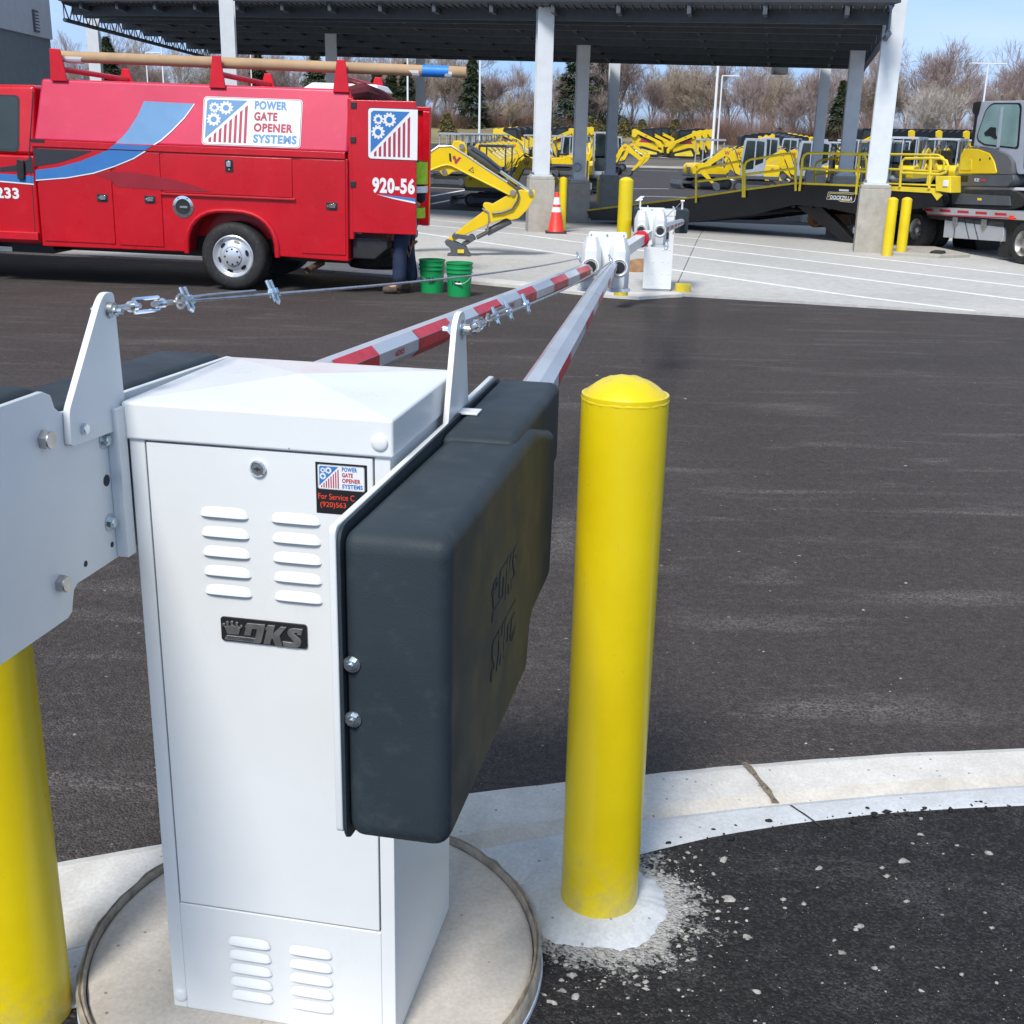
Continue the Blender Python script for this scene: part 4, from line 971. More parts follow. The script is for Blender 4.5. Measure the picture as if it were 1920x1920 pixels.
# rear end: jamb, doors, bumper, exhaust, spare
m = MB().m(BLACK); m.box(1.305, 1.318, .16, W_-.16, .62, 2.06); m.m(RED); m.box(1.30, 1.36, .04, .13, .62, 2.07); m.box(1.30, 1.36, W_-.13, W_-.04, .62, 2.07); m.box(1.30, 1.34, .13, W_-.13, 2.06, 2.15); m.m(STEEL).box(1.318, 1.40, .20, .26, .66, .85); m.build('rear_frame', van, .004)  # black sheet across the opening stands in for the unlit van interior
m = MB().m(RED); q = [VP(657, 187, .03), VP(780, 190, .03), VP(780, 441, .03), VP(662, 436, .03)]
m.prism([(p.x, p.z) for p in q], .03, .075, 'y'); rd = m.build('rear_door', van, .008)
m = MB().m(BLKPL)
for px, py in ((663, 197), (662, 262), (662, 345)): p = VP(px, py, .02); m.box(p.x-.03, p.x+.03, .015, .05, p.z-.03, p.z+.03)
m.build('hinge', rd, .004)
m = MB(); a = VP(689.5, 298, .028); s_ = .545
logo(m, plane((a.x, .028, a.z), (1, 0, 0), (0, 0, 1), .522) @ Matrix.Scale((2.058-a.x)/(1.02*.522), 4, (1, 0, 0)), SBLUE, False, None, .002)
a, b = VP(698, 362, .026), VP(778, 335, .026); m.T = plane((0, .026, 0), (1, 0, 0), (0, 0, 1)); m.m(SWHITE).text('920-56', a.x, b.x, a.z, b.z, 0, .045)
m.T = Matrix.Identity(4)
def d2q(p): return VP(360+p[0]*.29167, 60+p[1]*.29167, .026)
m.m(SWHITE); poly3(m, [d2q(p) for p in ((1183,1043),(1300,1075),(1436,1104),(1436,1092),(1300,1066))]); m.m(SBLUE); poly3(m, [d2q(p) for p in ((1186,1042),(1300,1064),(1436,1092),(1436,1070),(1320,1056))])
m.build('door_sign', rd, smooth=False)
w2 = 1.80; q = [VP(808, 201, w2), VP(806, 423, w2)]
m = MB().m(RED); u1 = q[0].x; m.box(1.34, u1, w2, w2+.05, q[1].z, q[0].z); m.box(1.34, u1, w2-.05, w2, q[0].z-.05, q[0].z); m.box(u1-.09, u1, w2-.05, w2, q[1].z, q[0].z-.05); rd2 = m.build('rear_door', van, .008)
a, b = VP(782, 301, w2-.06), VP(799, 326, w2-.06); m = MB().m(BLKPL); m.box(a.x-.1, b.x, w2-.06, w2+.001, b.z, a.z); m.build('latch_plate', rd2)
m = MB().m(BLKPL); m.prism([(1.32, .40), (1.58, .40), (1.72, .52), (1.72, .60), (1.62, .64), (1.32, .64)], .12, W_-.12, 'y'); m.build('bumper', van, .02, 3)
m = MB().m(mat('rusty_pipe', (.16, .09, .06), .7, .5)); m.T = Matrix.Identity(4); m.cyl((.95, .25, .33), (.86, -.04, .27), .036, n=16, caps=False); m.m(BLACK).cyl((.865, -.03, .272), (.863, -.033, .271), .030, n=14); m.build('exhaust_pipe', van)
m = MB().m(RUB); m.lathe([(0, -.09), (.33, -.09), (.36, -.05), (.36, .05), (.33, .09), (0, .09)], 32, (1.42, 1.0, .32)); m.build('spare_tyre', van)
m = MB().m(mat('orange_brown_hose', (.42, .16, .07), .6, var=.3, vs=30))
for k in range(7): u = 1.62+.05*k; m.tube([(u, .45, .72), (u-.03, .40, .62), (u+.04*(k % 2), .38, .52-.05*(k % 3)), (u+.07, .42, .60)], .016, 8)
m.build('hose_bundle', van)
m = MB().m(mat('maroon_canvas', (.13, .02, .03), .9, var=.3)); m.tube([(1.28, .16, 2.12), (1.40, .3, 2.15), (1.55, .55, 2.10), (1.62, .9, 2.05)], [.07, .09, .08, .05], 10); m.build('rolled_flap', van)
m = MB().m(SWHITE); m.hexa([(.55, .9, 2.17), (1.45, .9, 2.17), (1.45, 1.7, 2.17), (.55, 1.7, 2.17)], [(.65, 1.0, 2.25), (1.40, 1.0, 2.25), (1.40, 1.6, 2.25), (.65, 1.6, 2.25)]); m.build('roof_hatch', van, .02)
# ladder rack
for u in (-1.93, -.145, 1.21):
    m = MB().m(REDR); m.prism([(u-.085, 2.145), (u+.105, 2.145), (u+.045, 2.47), (u-.07, 2.475)] if u < -1 else [(u-.09, 2.13), (u+.09, 2.13), (u+.045, 2.455), (u-.045, 2.455)], .13, .155, 'y'); o_ = m.build('rack_upright', van, .006)
    m = MB().m(REDR); m.prism([(u-.09, 2.145), (u+.11, 2.145), (u+.05, 2.36), (u-.03, 2.36)], 1.86, 1.89, 'y'); m.build('rack_upright', van, .006)
    m = MB().m(REDR); m.cyl((u+.03, .15, 2.27), (u+.03, 1.88, 2.235), .030, n=10); m.build('rack_crossbar', van)
# cardboard tube on the rack
tb = thing('cardboard_tube', 'long brown cardboard tube with blue tape lying on the van rack', 'tube', MV)
a, b = VP(100, 105, .26), VP(875, 136, .26); d = (b-a)
m = MB().m(CARD); m.cyl(a, b, .058, n=24, caps=False); m.cyl(a+d*.001, b-d*.001, .050, n=24, caps=True); m.build('tube_wall', tb)
m = MB().m(TAPE); m.cyl(a+d*.897, a+d*.959, .0605, n=24, caps=False); m.build('tape', tb)
m = MB().m(SWHITE)
for t0, t1 in ((.03, .075), (.955, .97), (.87, .89)):
    q = []
    for i in range(6):
        for k in range(2):
            an = R(180+22*i); t = t0+(t1-t0)*k+random.uniform(-.006, .006); c = a+d*t; q.append(c+V((0, math.cos(an)*.0595, math.sin(an)*.0595*1.15)))
    m.add(q, [(2*i, 2*i+1, 2*i+3, 2*i+2) for i in range(5)])
m.build('torn_paper', tb, smooth=False)

# ================================================================ the man at the rear doors
mp_ = P(752, 553, 13.37); mp_ = V((mp_.x+.0, 13.22, g(13.2)))
pers = thing('person', 'person in dark jeans, boots and black and lime vest standing behind the open van door', 'person', mp_)
def skin(name, par, pts, edges, rad, m, sub=2):
    me = bpy.data.meshes.new(name); me.from_pydata(pts, edges, []); me.materials.append(m)
    o = bpy.data.objects.new(name, me); col.objects.link(o); o.parent = par
    sk = o.modifiers.new('skin', 'SKIN'); sk.use_smooth_shade = True
    if not me.skin_vertices: raise RuntimeError('no skin layer')
    for i, r_ in enumerate(rad):
        me.skin_vertices[0].data[i].radius = r_ if isinstance(r_, tuple) else (r_, r_)
    me.skin_vertices[0].data[0].use_root = True
    s_ = o.modifiers.new('sub', 'SUBSURF'); s_.levels = sub; s_.render_levels = sub
    return o
# faces -x (into the van); hips slightly back, torso leaning forward
hip, hl, hr = (.10, .15, .92), (.09, .06, .88), (.10, .24, .88)
kl, kr = (.0, .045, .50), (.06, .26, .50)
al, ar = (-.01, .05, .09), (.115, .27, .09)
tl, tr = (-.20, .04, .035), (-.05, .29, .035)
wa, ch, nk, hd = (.14, .15, 1.08), (.135, .15, 1.32), (.05, .15, 1.50), (-.02, .15, 1.66)
sl_, sr_ = (.10, -.01, 1.43), (.10, .31, 1.43)
el_, er_ = (-.03, -.06, 1.18), (-.02, .36, 1.18); hl2, hr2 = (-.27, .0, 1.16), (-.27, .30, 1.16)
body = skin('body', pers, [hip, hl, kl, al, tl, hr, kr, ar, tr, wa, ch, nk, hd, sl_, el_, hl2, sr_, er_, hr2], [(0,1),(1,2),(2,3),(3,4),(0,5),(5,6),(6,7),(7,8),(0,9),(9,10),(10,11),(11,12),(10,13),(13,14),(14,15),(10,16),(16,17),(17,18)],
   [.13,.085,.06,.045,.03,.085,.06,.045,.03,.13,.14,.06,.10,.06,.045,.035,.06,.045,.035], SKIN)
skin('jeans', pers, [hip, hl, kl, (al[0], al[1], .10), hr, kr, (ar[0], ar[1], .10), (.12, .15, 1.0)], [(0,1),(1,2),(2,3),(0,4),(4,5),(5,6),(0,7)], [.16,.108,.086,.082,.108,.086,.082,.15], DENIM)
for a_, t_ in ((al, tl), (ar, tr)):
    skin('boot', pers, [(a_[0]+.03, a_[1], .06), (a_[0], a_[1], .14), (a_[0]-.08, a_[1], .05), (t_[0], t_[1], .04)], [(0,1),(0,2),(2,3)], [.055,.06,.05,.042], BOOT)
skin('jacket', pers, [(.12, .15, .98), wa, ch, (.10, .15, 1.45), sl_, el_, (-.2, -.01, 1.17), sr_, er_, (-.2, .31, 1.17)], [(0,1),(1,2),(2,3),(2,4),(4,5),(5,6),(2,7),(7,8),(8,9)], [.175,.17,.185,.09,.085,.065,.055,.085,.065,.055], JACKET)
m = MB().m(HIVIS)
for z0, z1, cx, rx_ in ((.83, .94, .105, .168), (1.19, 1.42, .115, .185)):
    q = []
    for i in range(25):
        a = 2*math.pi*i/24
        for z in (z0, z1): q.append((cx+rx_*math.cos(a), .15+rx_*1.12*math.sin(a), z))
    m.add(q, [(2*i, 2*i+1, 2*i+3, 2*i+2) for i in range(24)])
m.m(SWHITE); q = []
for i in range(25):
    a = 2*math.pi*i/24
    for z in (1.10, 1.17): q.append((.115+.186*math.cos(a), .15+.208*math.sin(a), z))
m.add(q, [(2*i, 2*i+1, 2*i+3, 2*i+2) for i in range(24)]); m.build('vest', pers)
m = MB().m(BLACK); m.T = Matrix.Translation((-.01, .15, 1.70)); m.lathe([(.108, -.02), (.112, .03), (.095, .09), (.05, .118), (0, .122)], 20); m.build('cap', pers)
m = MB().m(SKIN); m.T = Matrix.Translation(hd); m.cyl((-.09, 0, 0), (-.125, 0, -.02), .018, .012, n=8); m.m(BLACK)
for s_ in (-.035, .035): m.cyl((-.092, s_, .025), (-.099, s_, .025), .012, n=10)
m.box(-.100, -.092, -.025, .025, -.055, -.048); m.m(SKIN)
for s_ in (-1, 1):
    m.cyl((.0, s_*.095, 0), (.0, s_*.112, 0), .028, .02, n=10)
m.build('face', pers)
m = MB().m(SKIN)
for hx, hy, hz in (hl2, hr2):
    for k in range(4): m.tube([(hx-.02, hy-.03+.02*k, hz), (hx-.075-.008*(k in (1, 2)), hy-.032+.021*k, hz-.008), (hx-.10, hy-.032+.021*k, hz-.035)], [.0095, .009, .007], 8)
    m.tube([(hx, hy+.03, hz), (hx-.04, hy+.055, hz-.01), (hx-.07, hy+.05, hz-.03)], [.011, .010, .008], 8)
m.build('fingers', pers)

# ================================================================ canopy
cp = thing('canopy', 'large flat roofed steel canopy on white columns with concrete plinths', 'canopy', (0, 28, g(28)))
co_ = cp.location.copy()
ZR = 3.9
FR, FL, BR, BL = P(1672, 10, 19.3), P(118, 4, 31.05), P(1612, 117, 29.3), P(395, 92, 42.5)
def cl(p): return p-co_
rn = (FL-FR).cross(BR-FR); rn.normalize()
def roofz(x, y): return FR.z-(rn.x*(x-FR.x)+rn.y*(y-FR.y))/rn.z
m = MB().m(DECK); m.hexa([cl(p) for p in (FL, FR, BR, BL)], [cl(p)+V((0, 0, .16)) for p in (FL, FR, BR, BL)]); deck = m.build('roof_deck', cp, smooth=False)
m = MB().m(mat('dark_fascia', (.038, .046, .056), .5)); m.hexa([cl(p) for p in (FL-V((.1,.06,-.03)), FR-V((-.1,.12,-.03)), FR, FL)], [cl(p)+V((0, 0, .42)) for p in (FL-V((.1,.06,0)), FR-V((-.1,.12,0)), FR, FL)]); m.build('front_fascia', cp, smooth=False)
def LR(s_, t): return (FL+(FR-FL)*s_)*(1-t)+(BL+(BR-BL)*s_)*t
m = MB().m(DECK)
def beam(m, a, b, wd, h):
    a, b = cl(a), cl(b); d = (b-a); n = V((-d.y, d.x, 0)).normalized()*(wd/2); e = V((0, 0, -h))
    m.hexa([a-n+e, b-n+e, b+n+e, a+n+e], [a-n, b-n, b+n, a+n])
for k in range(15): beam(m, LR((k+.5)/15, 0), LR((k+.5)/15, 1), .07, .14)
m.build('joist', cp, smooth=False)
m = MB().m(DECK)
for t in (.05, .11, .20, .33, .47, .62, .79, .985): beam(m, LR(0, t), LR(1, t), .10 if t not in (0., .985) else .14, .22 if t < .9 else .16)
m.build('purlin', cp, smooth=False)
m = MB().m(DECK)
for k in range(120): a = LR((k+.5)/120, .0); b = LR((k+.5)/120, 1.0); beam(m, a-V((0, 0, .0)), b, .02, .035)
m.build('deck_rib', cp, smooth=False)
for s_ in (0, 1):
    m = MB().m(TRUSS); n = 20; dz = V((0, 0, .40))
    A, B = LR(s_, .0), LR(s_, 1)
    m.tube([cl(A), cl(B)], .045, 6); m.tube([cl(A-dz), cl(B-dz*.75)], .05, 6)
    for k in range(n):
        a = A+(B-A)*(k/n); b = A+(B-A)*((k+1)/n); mid = A+(B-A)*((k+.5)/n)-dz*(1-.25*(k+.5)/n)
        m.tube([cl(a), cl(mid)], .018, 5); m.tube([cl(b), cl(mid)], .018, 5); m.tube([cl(a), cl(a)-dz*.9], .014, 5)
    m.build('edge_truss', cp, label='open lattice truss along the %s roof edge' % ('left' if s_ == 0 else 'right'))
m = MB().m(GREYD); q = P(1462, 130, 31); m.T = Matrix.Translation(cl(q)); m.box(-.18, .18, -.15, .15, -.12, .12); m.box(-.04, .04, -.04, .04, .12, .35); m.build('flood_light', cp, .01)
def column(px, py, Y, ptop, hw=.15, top=None, rot=6):
    p = P(px, py, Y); gz = g(Y)+(.028 if Y < 29 else .004); zt = P(px, ptop, Y).z; top = top or roofz(p.x, Y)-.01
    m = MB(Matrix.Translation(cl(V((p.x, Y, 0)))) @ Matrix.Rotation(R(rot), 4, 'Z')); m.m(PLINTH)
    m.box(-.245, .245, -.245, .245, gz-.05, zt-.06); m.box(-.235, .235, -.235, .235, zt-.06, zt); pl_ = m.build('plinth', cp, .012, 2)
    m = MB(m.T).m(COLW); d = hw
    m.box(-hw, hw, -d, -d+.018, zt+.03, top); m.box(-hw, hw, d-.018, d, zt+.03, top); m.box(-.010, .010, -d+.018, d-.018, zt+.03, top)
    c = m.build('column', cp, .003, 1)
    m = MB(m.T).m(COLW); m.box(-.20, .20, -.20, .20, zt, zt+.028); m.m(STEEL)
    for a in (-.17, .17):
        for b in (-.17, .17): m.cyl((a, b, zt+.028), (a, b, zt+.075), .022, n=6)
    m.build('base_plate', c, .002, 1)
    return c
column(1642, 345, 20.15, 346, .160, 5.2, -13)
column(1014, 330, 23.4, 330, .15)
column(429, 80, 27, 330, .15)
column(1603, 150, 24.4, 330, .135, None, -10)
column(1085, 330, 28.0, 338, .135)
column(620, 60, 31.6, 320, .14)
column(174, 50, 35, 310, .16)
column(1546, 150, 30.2, 320, .125, None, -10)
c3 = column(1149, 200, 33.8, 328, .135)
column(788, 160, 37.4, 315, .135)
q = P(1082, 314, 27.8); m = MB(Matrix.Translation(cl(q))).m(GREYM); m.T = m.T @ Matrix.Rotation(R(90), 4, 'X'); m.lathe([(.10, 0), (.10, .05), (.07, .08), (0, .08)], 16); m.build('electrical_box', cp)

# ================================================================ building at the left
b0, b1 = P(-40, 60, 21.0), P(95, 84, 24.6); zs = 2.98
bd = thing('warehouse', 'dark grey building corner with pale upper cladding at the top left', 'building', (b1.x, b1.y, g(24)))
bo = bd.location.copy(); d = (b1-b0); d.z = 0; d.normalize(); n = V((-d.y, d.x, 0)); b0 = b1-d*14
def slab(m, z0, z1, out): m.hexa([V((*(q+n*e).xy, z0))-bo for q, e in ((b0, -out), (b1, -out), (b1, 8), (b0, 8))], [V((*(q+n*e).xy, z1))-bo for q, e in ((b0, -out), (b1, -out), (b1, 8), (b0, 8))])
m = MB().m(BWALL); slab(m, g(24)-.1, zs, 0); m.build('lower_wall', bd)
m = MB().m(BWALL2); slab(m, zs, 7.5, .05); uw = m.build('upper_wall', bd)
q = b1-d*.92; q.z = P(45, 36, 23.3).z; m = MB(plane(q-n*.055-bo, d, (0, 0, 1))); m.m(GREYD).box(-.13, .13, -.19, .19, -.01, .03)
m.m(BWALL2)
for k in range(6): m.box(-.10, .10, -.16+k*.055, -.13+k*.055, .03, .045)
m.build('wall_vent', uw, smooth=False)
# ================================================================ machines
def stadium(x0, x1, z0, z1, n=8):
    r = (z1-z0)/2; zc = (z0+z1)/2
    return [(x1-r+r*math.sin(math.pi*i/n), zc-r*math.cos(math.pi*i/n)) for i in range(n+1)]+[(x0+r-r*math.sin(math.pi*i/n), zc+r*math.cos(math.pi*i/n)) for i in range(n+1)]
def wmark(m, x, z, y, h, flip=1, T=None):
    T0 = m.T; m.T = T0 @ plane((x, y, z), (flip, 0, 0), (0, 0, 1)); m.m(SRED if T is None else T); m.text('W', 0, h*1.2, 0, h, .004, .03); m.T = T0
def excavator(name, label, cab=True, arm=None, pose=0, seatc=BLKPL):
    e = thing(name, label, 'excavator'); AM = arm or YELC
    for s_ in (-1, 1):
        m = MB().m(RUB); m.prism(stadium(-1.02, 1.02, 0, .50), s_*.66-.17, s_*.66+.17, 'y')
        for k in range(14): x = -.82+k*.126; m.box(x, x+.05, s_*.66-.165, s_*.66+.165, -.018, .0); m.box(x, x+.05, s_*.66-.165, s_*.66+.165, .50, .518)
        t = m.build('track', e, .01)
        m = MB().m(GREYD); m.prism(stadium(-.72, .72, .13, .34), s_*.66-.185, s_*.66+.185, 'y')
        for x in (-.76, .76): m.cyl((x, s_*.66-.19, .25), (x, s_*.66+.19, .25), .16, n=14)
        m.build('roller_frame', t, .01)
    m = MB().m(GREYD); m.box(-.5, .5, -.5, .5, .18, .52); m.cyl((0, 0, .5), (0, 0, .64), .42, n=20)
    for s_ in (-1, 1): m.box(-1.55, -.4, s_*.36-.06, s_*.36+.06, .25, .36)
    m.prism([(-1.50, .03), (-1.62, .05), (-1.66, .22), (-1.60, .40), (-1.53, .40), (-1.56, .22)], -.82, .82, 'y'); m.build('undercarriage', e, .015)
    m = MB().m(YELC); m.prism(roundpoly([(-1.02, .70), (-1.08, 1.02), (-.95, 1.22), (-.35, 1.26), (-.30, .70)], .10), -.72, .72, 'y'); m.prism([(-.32, .72), (-.32, 1.12), (.55, 1.08), (.75, .90), (.75, .72)], -.72, -.05 if cab else .70, 'y'); h = m.build('house', e, .05, 3)
    m = MB().m(GREYD); m.prism(roundpoly([(-1.05, .60), (-1.06, .74), (.78, .74), (.78, .60)], .03), -.74, .74, 'y')
    for k in range(4): m.box(-1.10, -1.06, -.45, .05, .80+.07*k, .835+.07*k)
    m.build('lower_skirt', e, .02)
    m = MB(); wmark(m, -.90, .98, -.722, .14, 1); wmark(m, -.62, .98, .722, .14, -1); m.T = plane((-1.085, .25, .98), (0, -1, 0), (0, 0, 1)); m.m(SRED).text('W', 0, .2, 0, .16, .004, .03); m.T = Matrix.Identity(4); m.build('emblem', h, smooth=False)
    if cab:
        y0, y1 = -.06, .72; m = MB().m(GREYM)
        m.prism(roundpoly([(-.38, 1.0), (-.36, 2.30), (-.28, 2.40), (.55, 2.40), (.66, 2.30), (.74, 1.4), (.74, .74), (-.3, .74)], .05), y0, y0+.06, 'y')
        m.prism(roundpoly([(-.38, 1.0), (-.36, 2.30), (-.28, 2.40), (.55, 2.40), (.66, 2.30), (.74, 1.4), (.74, .74), (-.3, .74)], .05), y1-.06, y1, 'y')
        m.box(-.34, .62, y0+.06, y1-.06, 2.32, 2.40); m.box(-.36, .74, y0+.06, y1-.06, .74, 1.0); c = m.build('cab', e, .02)
        m = MB().m(GLASSD)
        for yy, q in ((y0-.004, 1), (y1+.004, -1)):
            p = roundpoly([(-.26, 1.35), (-.26, 2.26), (.10, 2.30), (.10, 1.2)], .05); m.add([(a, yy, b) for a, b in p], [tuple(range(len(p)))])
            p = roundpoly([(.16, 1.05), (.16, 2.30), (.55, 2.30), (.66, 1.35), (.60, 1.0)], .06); m.add([(a, yy, b) for a, b in p], [tuple(range(len(p)))])
        m.add([(.668, y0+.08, 1.45+.02), (.668, y1-.08, 1.47), (.60, y1-.08, 2.28), (.60, y0+.08, 2.28)], [(0, 1, 2, 3)]); m.add([(.75, y0+.08, .90), (.75, y1-.08, .90), (.745, y1-.08, 1.40), (.745, y0+.08, 1.40)], [(0, 1, 2, 3)])
        m.add([(-.385, y0+.1, 1.35), (-.385, y1-.1, 1.35), (-.37, y1-.1, 2.25), (-.37, y0+.1, 2.25)], [(0, 1, 2, 3)]); m.build('window', c, smooth=False)
    else:
        m = MB().m(GREYM); m.prism(roundpoly([(-.55, 2.30), (-.50, 2.40), (.60, 2.40), (.66, 2.33), (.64, 2.30)], .03), -.60, .60, 'y'); r = m.build('canopy_roof', e, .02)
        for x, y in ((-.50, -.52), (-.50, .52), (.58, -.52), (.58, .52)): m = MB().m(GREYM); m.tube([(x, y, 1.05), (x, y, 2.33)], .032, 6); m.build('canopy_post', e)
        m = MB().m(seatc); m.prism([(-.30, 1.22), (-.42, 1.85), (-.30, 1.88), (-.15, 1.34), (.20, 1.34), (.20, 1.22)], -.25, .25, 'y'); m.box(.30, .34, -.3, .3, 1.1, 1.55); m.build('seat', e, .03)
    y0 = -.30
    if pose == 0: B = [(.60, .70), (.72, .92), (1.10, 1.72), (1.38, 1.98), (1.62, 1.90), (2.62, 1.10), (2.60, .96), (2.44, .96), (1.50, 1.58), (1.30, 1.52), (.95, .80)]; tip = (2.54, 1.03); SK = [(2.42, 1.14), (2.66, 1.26), (2.78, 1.10), (2.60, .78), (2.02, .30), (1.92, .36), (2.36, .88)]; BK = [(2.02, .34), (1.88, .40), (1.66, .28), (1.62, .05), (1.78, -.02), (1.95, .10)]
    elif pose == 2: B = [(.60, .70), (.66, 1.0), (.95, 1.75), (1.18, 2.0), (1.40, 1.9), (1.55, 1.5), (1.50, 1.4), (1.20, 1.55), (1.02, 1.3), (.92, .80)]; tip = (1.5, 1.45); SK = [(1.38, 1.40), (1.40, 1.65), (1.62, 1.60), (1.58, .5), (1.42, .38), (1.36, .5)]; BK = [(1.5, .46), (1.36, .4), (1.22, .25), (1.3, .05), (1.5, .02), (1.6, .2)]
    m = MB().m(AM); m.prism(roundpoly(B, .06, 3), y0-.10, y0+.10, 'y'); bm_ = m.build('boom', e, .012)
    if AM is YELC:
        m = MB(); wmark(m, 1.30, 1.62, y0-.104, .20, 1); m.T = Matrix.Identity(4); wmark(m, 1.54, 1.62, y0+.104, .20, -1); m.build('emblem', bm_, smooth=False)
    m = MB().m(AM); m.prism(roundpoly(SK, .05, 3), y0-.085, y0+.085, 'y'); m.build('stick', e, .012)
    m = MB().m(GREYD); m.prism(BK, y0-.22, y0+.22, 'y'); m.build('bucket', e, .015)
    m = MB().m(GREYD)
    a, b = (V((1.30, y0, 2.02)), V((2.62, y0, 1.30))) if pose == 0 else (V((1.1, y0, 2.03)), V((1.58, y0, 1.66)))
    m.cyl(a, a+(b-a)*.6, .05, n=8); m.m(CHROME).cyl(a+(b-a)*.6, b, .028, n=8); m.m(GREYD)
    a, b = V((.85, y0, .62)), V((1.28, y0, 1.50)); m.cyl(a, b, .05, n=8)
    a, b = (V((2.66, y0, .98)), V((2.14, y0, .44))) if pose == 0 else (V((1.62, y0, 1.3)), V((1.6, y0, .6))); m.cyl(a, b, .04, n=8)
    m.tube([(.70, y0-.06, 1.0), (1.05, y0-.06, 1.85), (1.36, y0-.06, 2.10), (1.7, y0-.06, 1.98)], .022, 5); m.build('hydraulics', e)
    return e
def loader(name, label, tracks=True, armc=None):
    e = thing(name, label, 'loader')
    m = MB().m(YELC); m.prism(roundpoly([(-1.25, .42), (-1.32, 1.30), (-1.15, 1.50), (-.6, 1.35), (.55, 1.0), (.80, .62), (.75, .35), (-.9, .30)], .07), -.52, .52, 'y'); b = m.build('body', e, .04, 3)
    m = MB().m(BLACK); m.prism(roundpoly([(-.70, 1.15), (-.66, 1.98), (-.55, 2.06), (.28, 2.06), (.42, 1.95), (.52, 1.0)], .05), -.45, .45, 'y'); c = m.build('cab', e, .03)
    m = MB().m(GLASSD)
    for y in (-.454, .454): p = roundpoly([(-.5, 1.35), (-.48, 1.90), (.22, 1.92), (.34, 1.35)], .06); m.add([(a, y, z) for a, z in p], [tuple(range(len(p)))])
    m.build('window', c, smooth=False)
    m = MB().m(BLACK); m.prism([(-1.34, 1.5), (-1.36, 1.92), (-1.2, 1.98), (-1.05, 1.7), (-1.05, 1.45)], -.48, .48, 'y'); m.build('rear_guard', e, .02)
    for s_ in (-1, 1):
        m = MB().m(armc or YELC); m.prism(roundpoly([(-1.34, 1.45), (-1.30, 1.95), (-1.10, 2.02), (.95, 1.10), (1.30, .55), (1.28, .30), (1.12, .30), (1.05, .60), (.78, .95), (-.85, 1.62), (-1.0, 1.40), (-1.15, 1.35)], .05, 3), s_*.66-.09, s_*.66+.09, 'y'); a = m.build('lift_arm', e, .012)
        m = MB(); wmark(m, -.30 if s_ < 0 else .0, 1.40, s_*.664+s_*.092, .16, -s_); m.T = Matrix.Identity(4); m.m(SRED).add([(-.5, s_*.757, 1.12), (.35, s_*.757, .86), (.35, s_*.757, .98), (-.5, s_*.757, 1.26)], [(0, 1, 2, 3)]) if False else None; m.build('emblem', a, smooth=False)
        m = MB().m(SRED); y = s_*.523; m.add([(-.75, y, 1.02), (.30, y, .98), (.25, y, 1.10), (-.55, y, 1.30)], [(0, 1, 2, 3)]); m.build('side_stripe', b, smooth=False)
        if tracks:
            m = MB().m(RUB); m.prism(roundpoly([(-1.02, .16), (-.72, .72), (-.42, .74), (.95, .34), (1.02, .10), (.86, 0), (-.86, 0)], .12), s_*.70-.2, s_*.70+.2, 'y'); t = m.build('track', e, .02)
            m = MB().m(YELD); m.prism(roundpoly([(-.78, .18), (-.55, .56), (.70, .28), (.72, .14), (-.70, .12)], .06), s_*.70-.21, s_*.70+.21, 'y'); m.build('track_frame', t)
        else:
            for x in (-.62, .62):
                m = MB().m(RUB); m.T = Matrix.Translation((x, s_*.70, .42)) @ Matrix.Rotation(R(90), 4, 'X'); m.lathe([(.2, -.15), (.38, -.15), (.42, -.10), (.42, .10), (.38, .15), (.2, .15)], 24); t = m.build('wheel', e)
                m = MB().m(SWHITE); m.T = Matrix.Translation((x, s_*.70, .42)) @ Matrix.Rotation(R(90), 4, 'X'); m.lathe([(.22, -.13), (.20, -.155), (.08, -.13), (0, -.13)], 20); m.lathe([(.22, .13), (.20, .155), (.08, .13), (0, .13)], 20); m.build('rim', t)
    m = MB().m(BLKPL); m.prism([(1.10, .10), (1.22, .10), (1.30, .75), (1.20, .78)], -.60, .60, 'y'); m.build('tool_plate', e, .01)
    return e
def atg(px, Y, yref=300): p = at(px, Y, yref=yref); p.z = g(Y)+(.03 if Y > 96 else .006); return p
X0 = excavator('mini_excavator', 'x', False); X1 = excavator('mini_excavator', 'x', True); X2 = excavator('mini_excavator', 'x', True, BLKPL, 2); X3 = excavator('mini_excavator', 'x', True, None, 2)
L0 = loader('track_loader', 'x', True); L1 = loader('wheel_loader', 'x', False); L2 = loader('compact_loader', 'x', False, BLACK)
first = {}
def put(proto, px, Y, yaw, label, group, sc_=.8):
    loc = atg(px, Y); yaw = R(yaw)
    if proto.name not in first:
        first[proto.name] = 1; place(proto, loc, yaw, sc_); proto['label'] = label; proto['group'] = group; return proto
    return dup(proto, loc, yaw, label, group, sc_)
GA = 'open canopy excavators parked in a slanting row'
for i in range(8):
    put(X0, 852+11.5*i, 45.5+3.4*i, -24, '%s open canopy excavator from the near end of the row behind the big yellow boom' % nth(i), GA)
put(X0, 928, 33.8, -14, 'dark based mini excavator under the canopy just behind the near yellow boom', 'excavators under the canopy', .68)
put(X0, 1328, 49, 12, 'open canopy mini excavator with its dark blade out, parked left of the ramp rails', 'excavators beyond the ramp')
put(X0, 1560, 53, -80, 'white roofed canopy excavator seen between the grey canopy columns', 'excavators beyond the ramp')
put(X1, 1068, 72, 188, 'yellow excavator reaching left, behind the middle white column', 'excavators in the middle of the lot')
put(X1, 1148, 72, -8, 'yellow excavator reaching right, behind the rearmost middle column', 'excavators in the middle of the lot')
put(X1, 1420, 47, 170, 'grey cabbed yellow excavator standing behind the ramp rails', 'excavators beyond the ramp', .82)
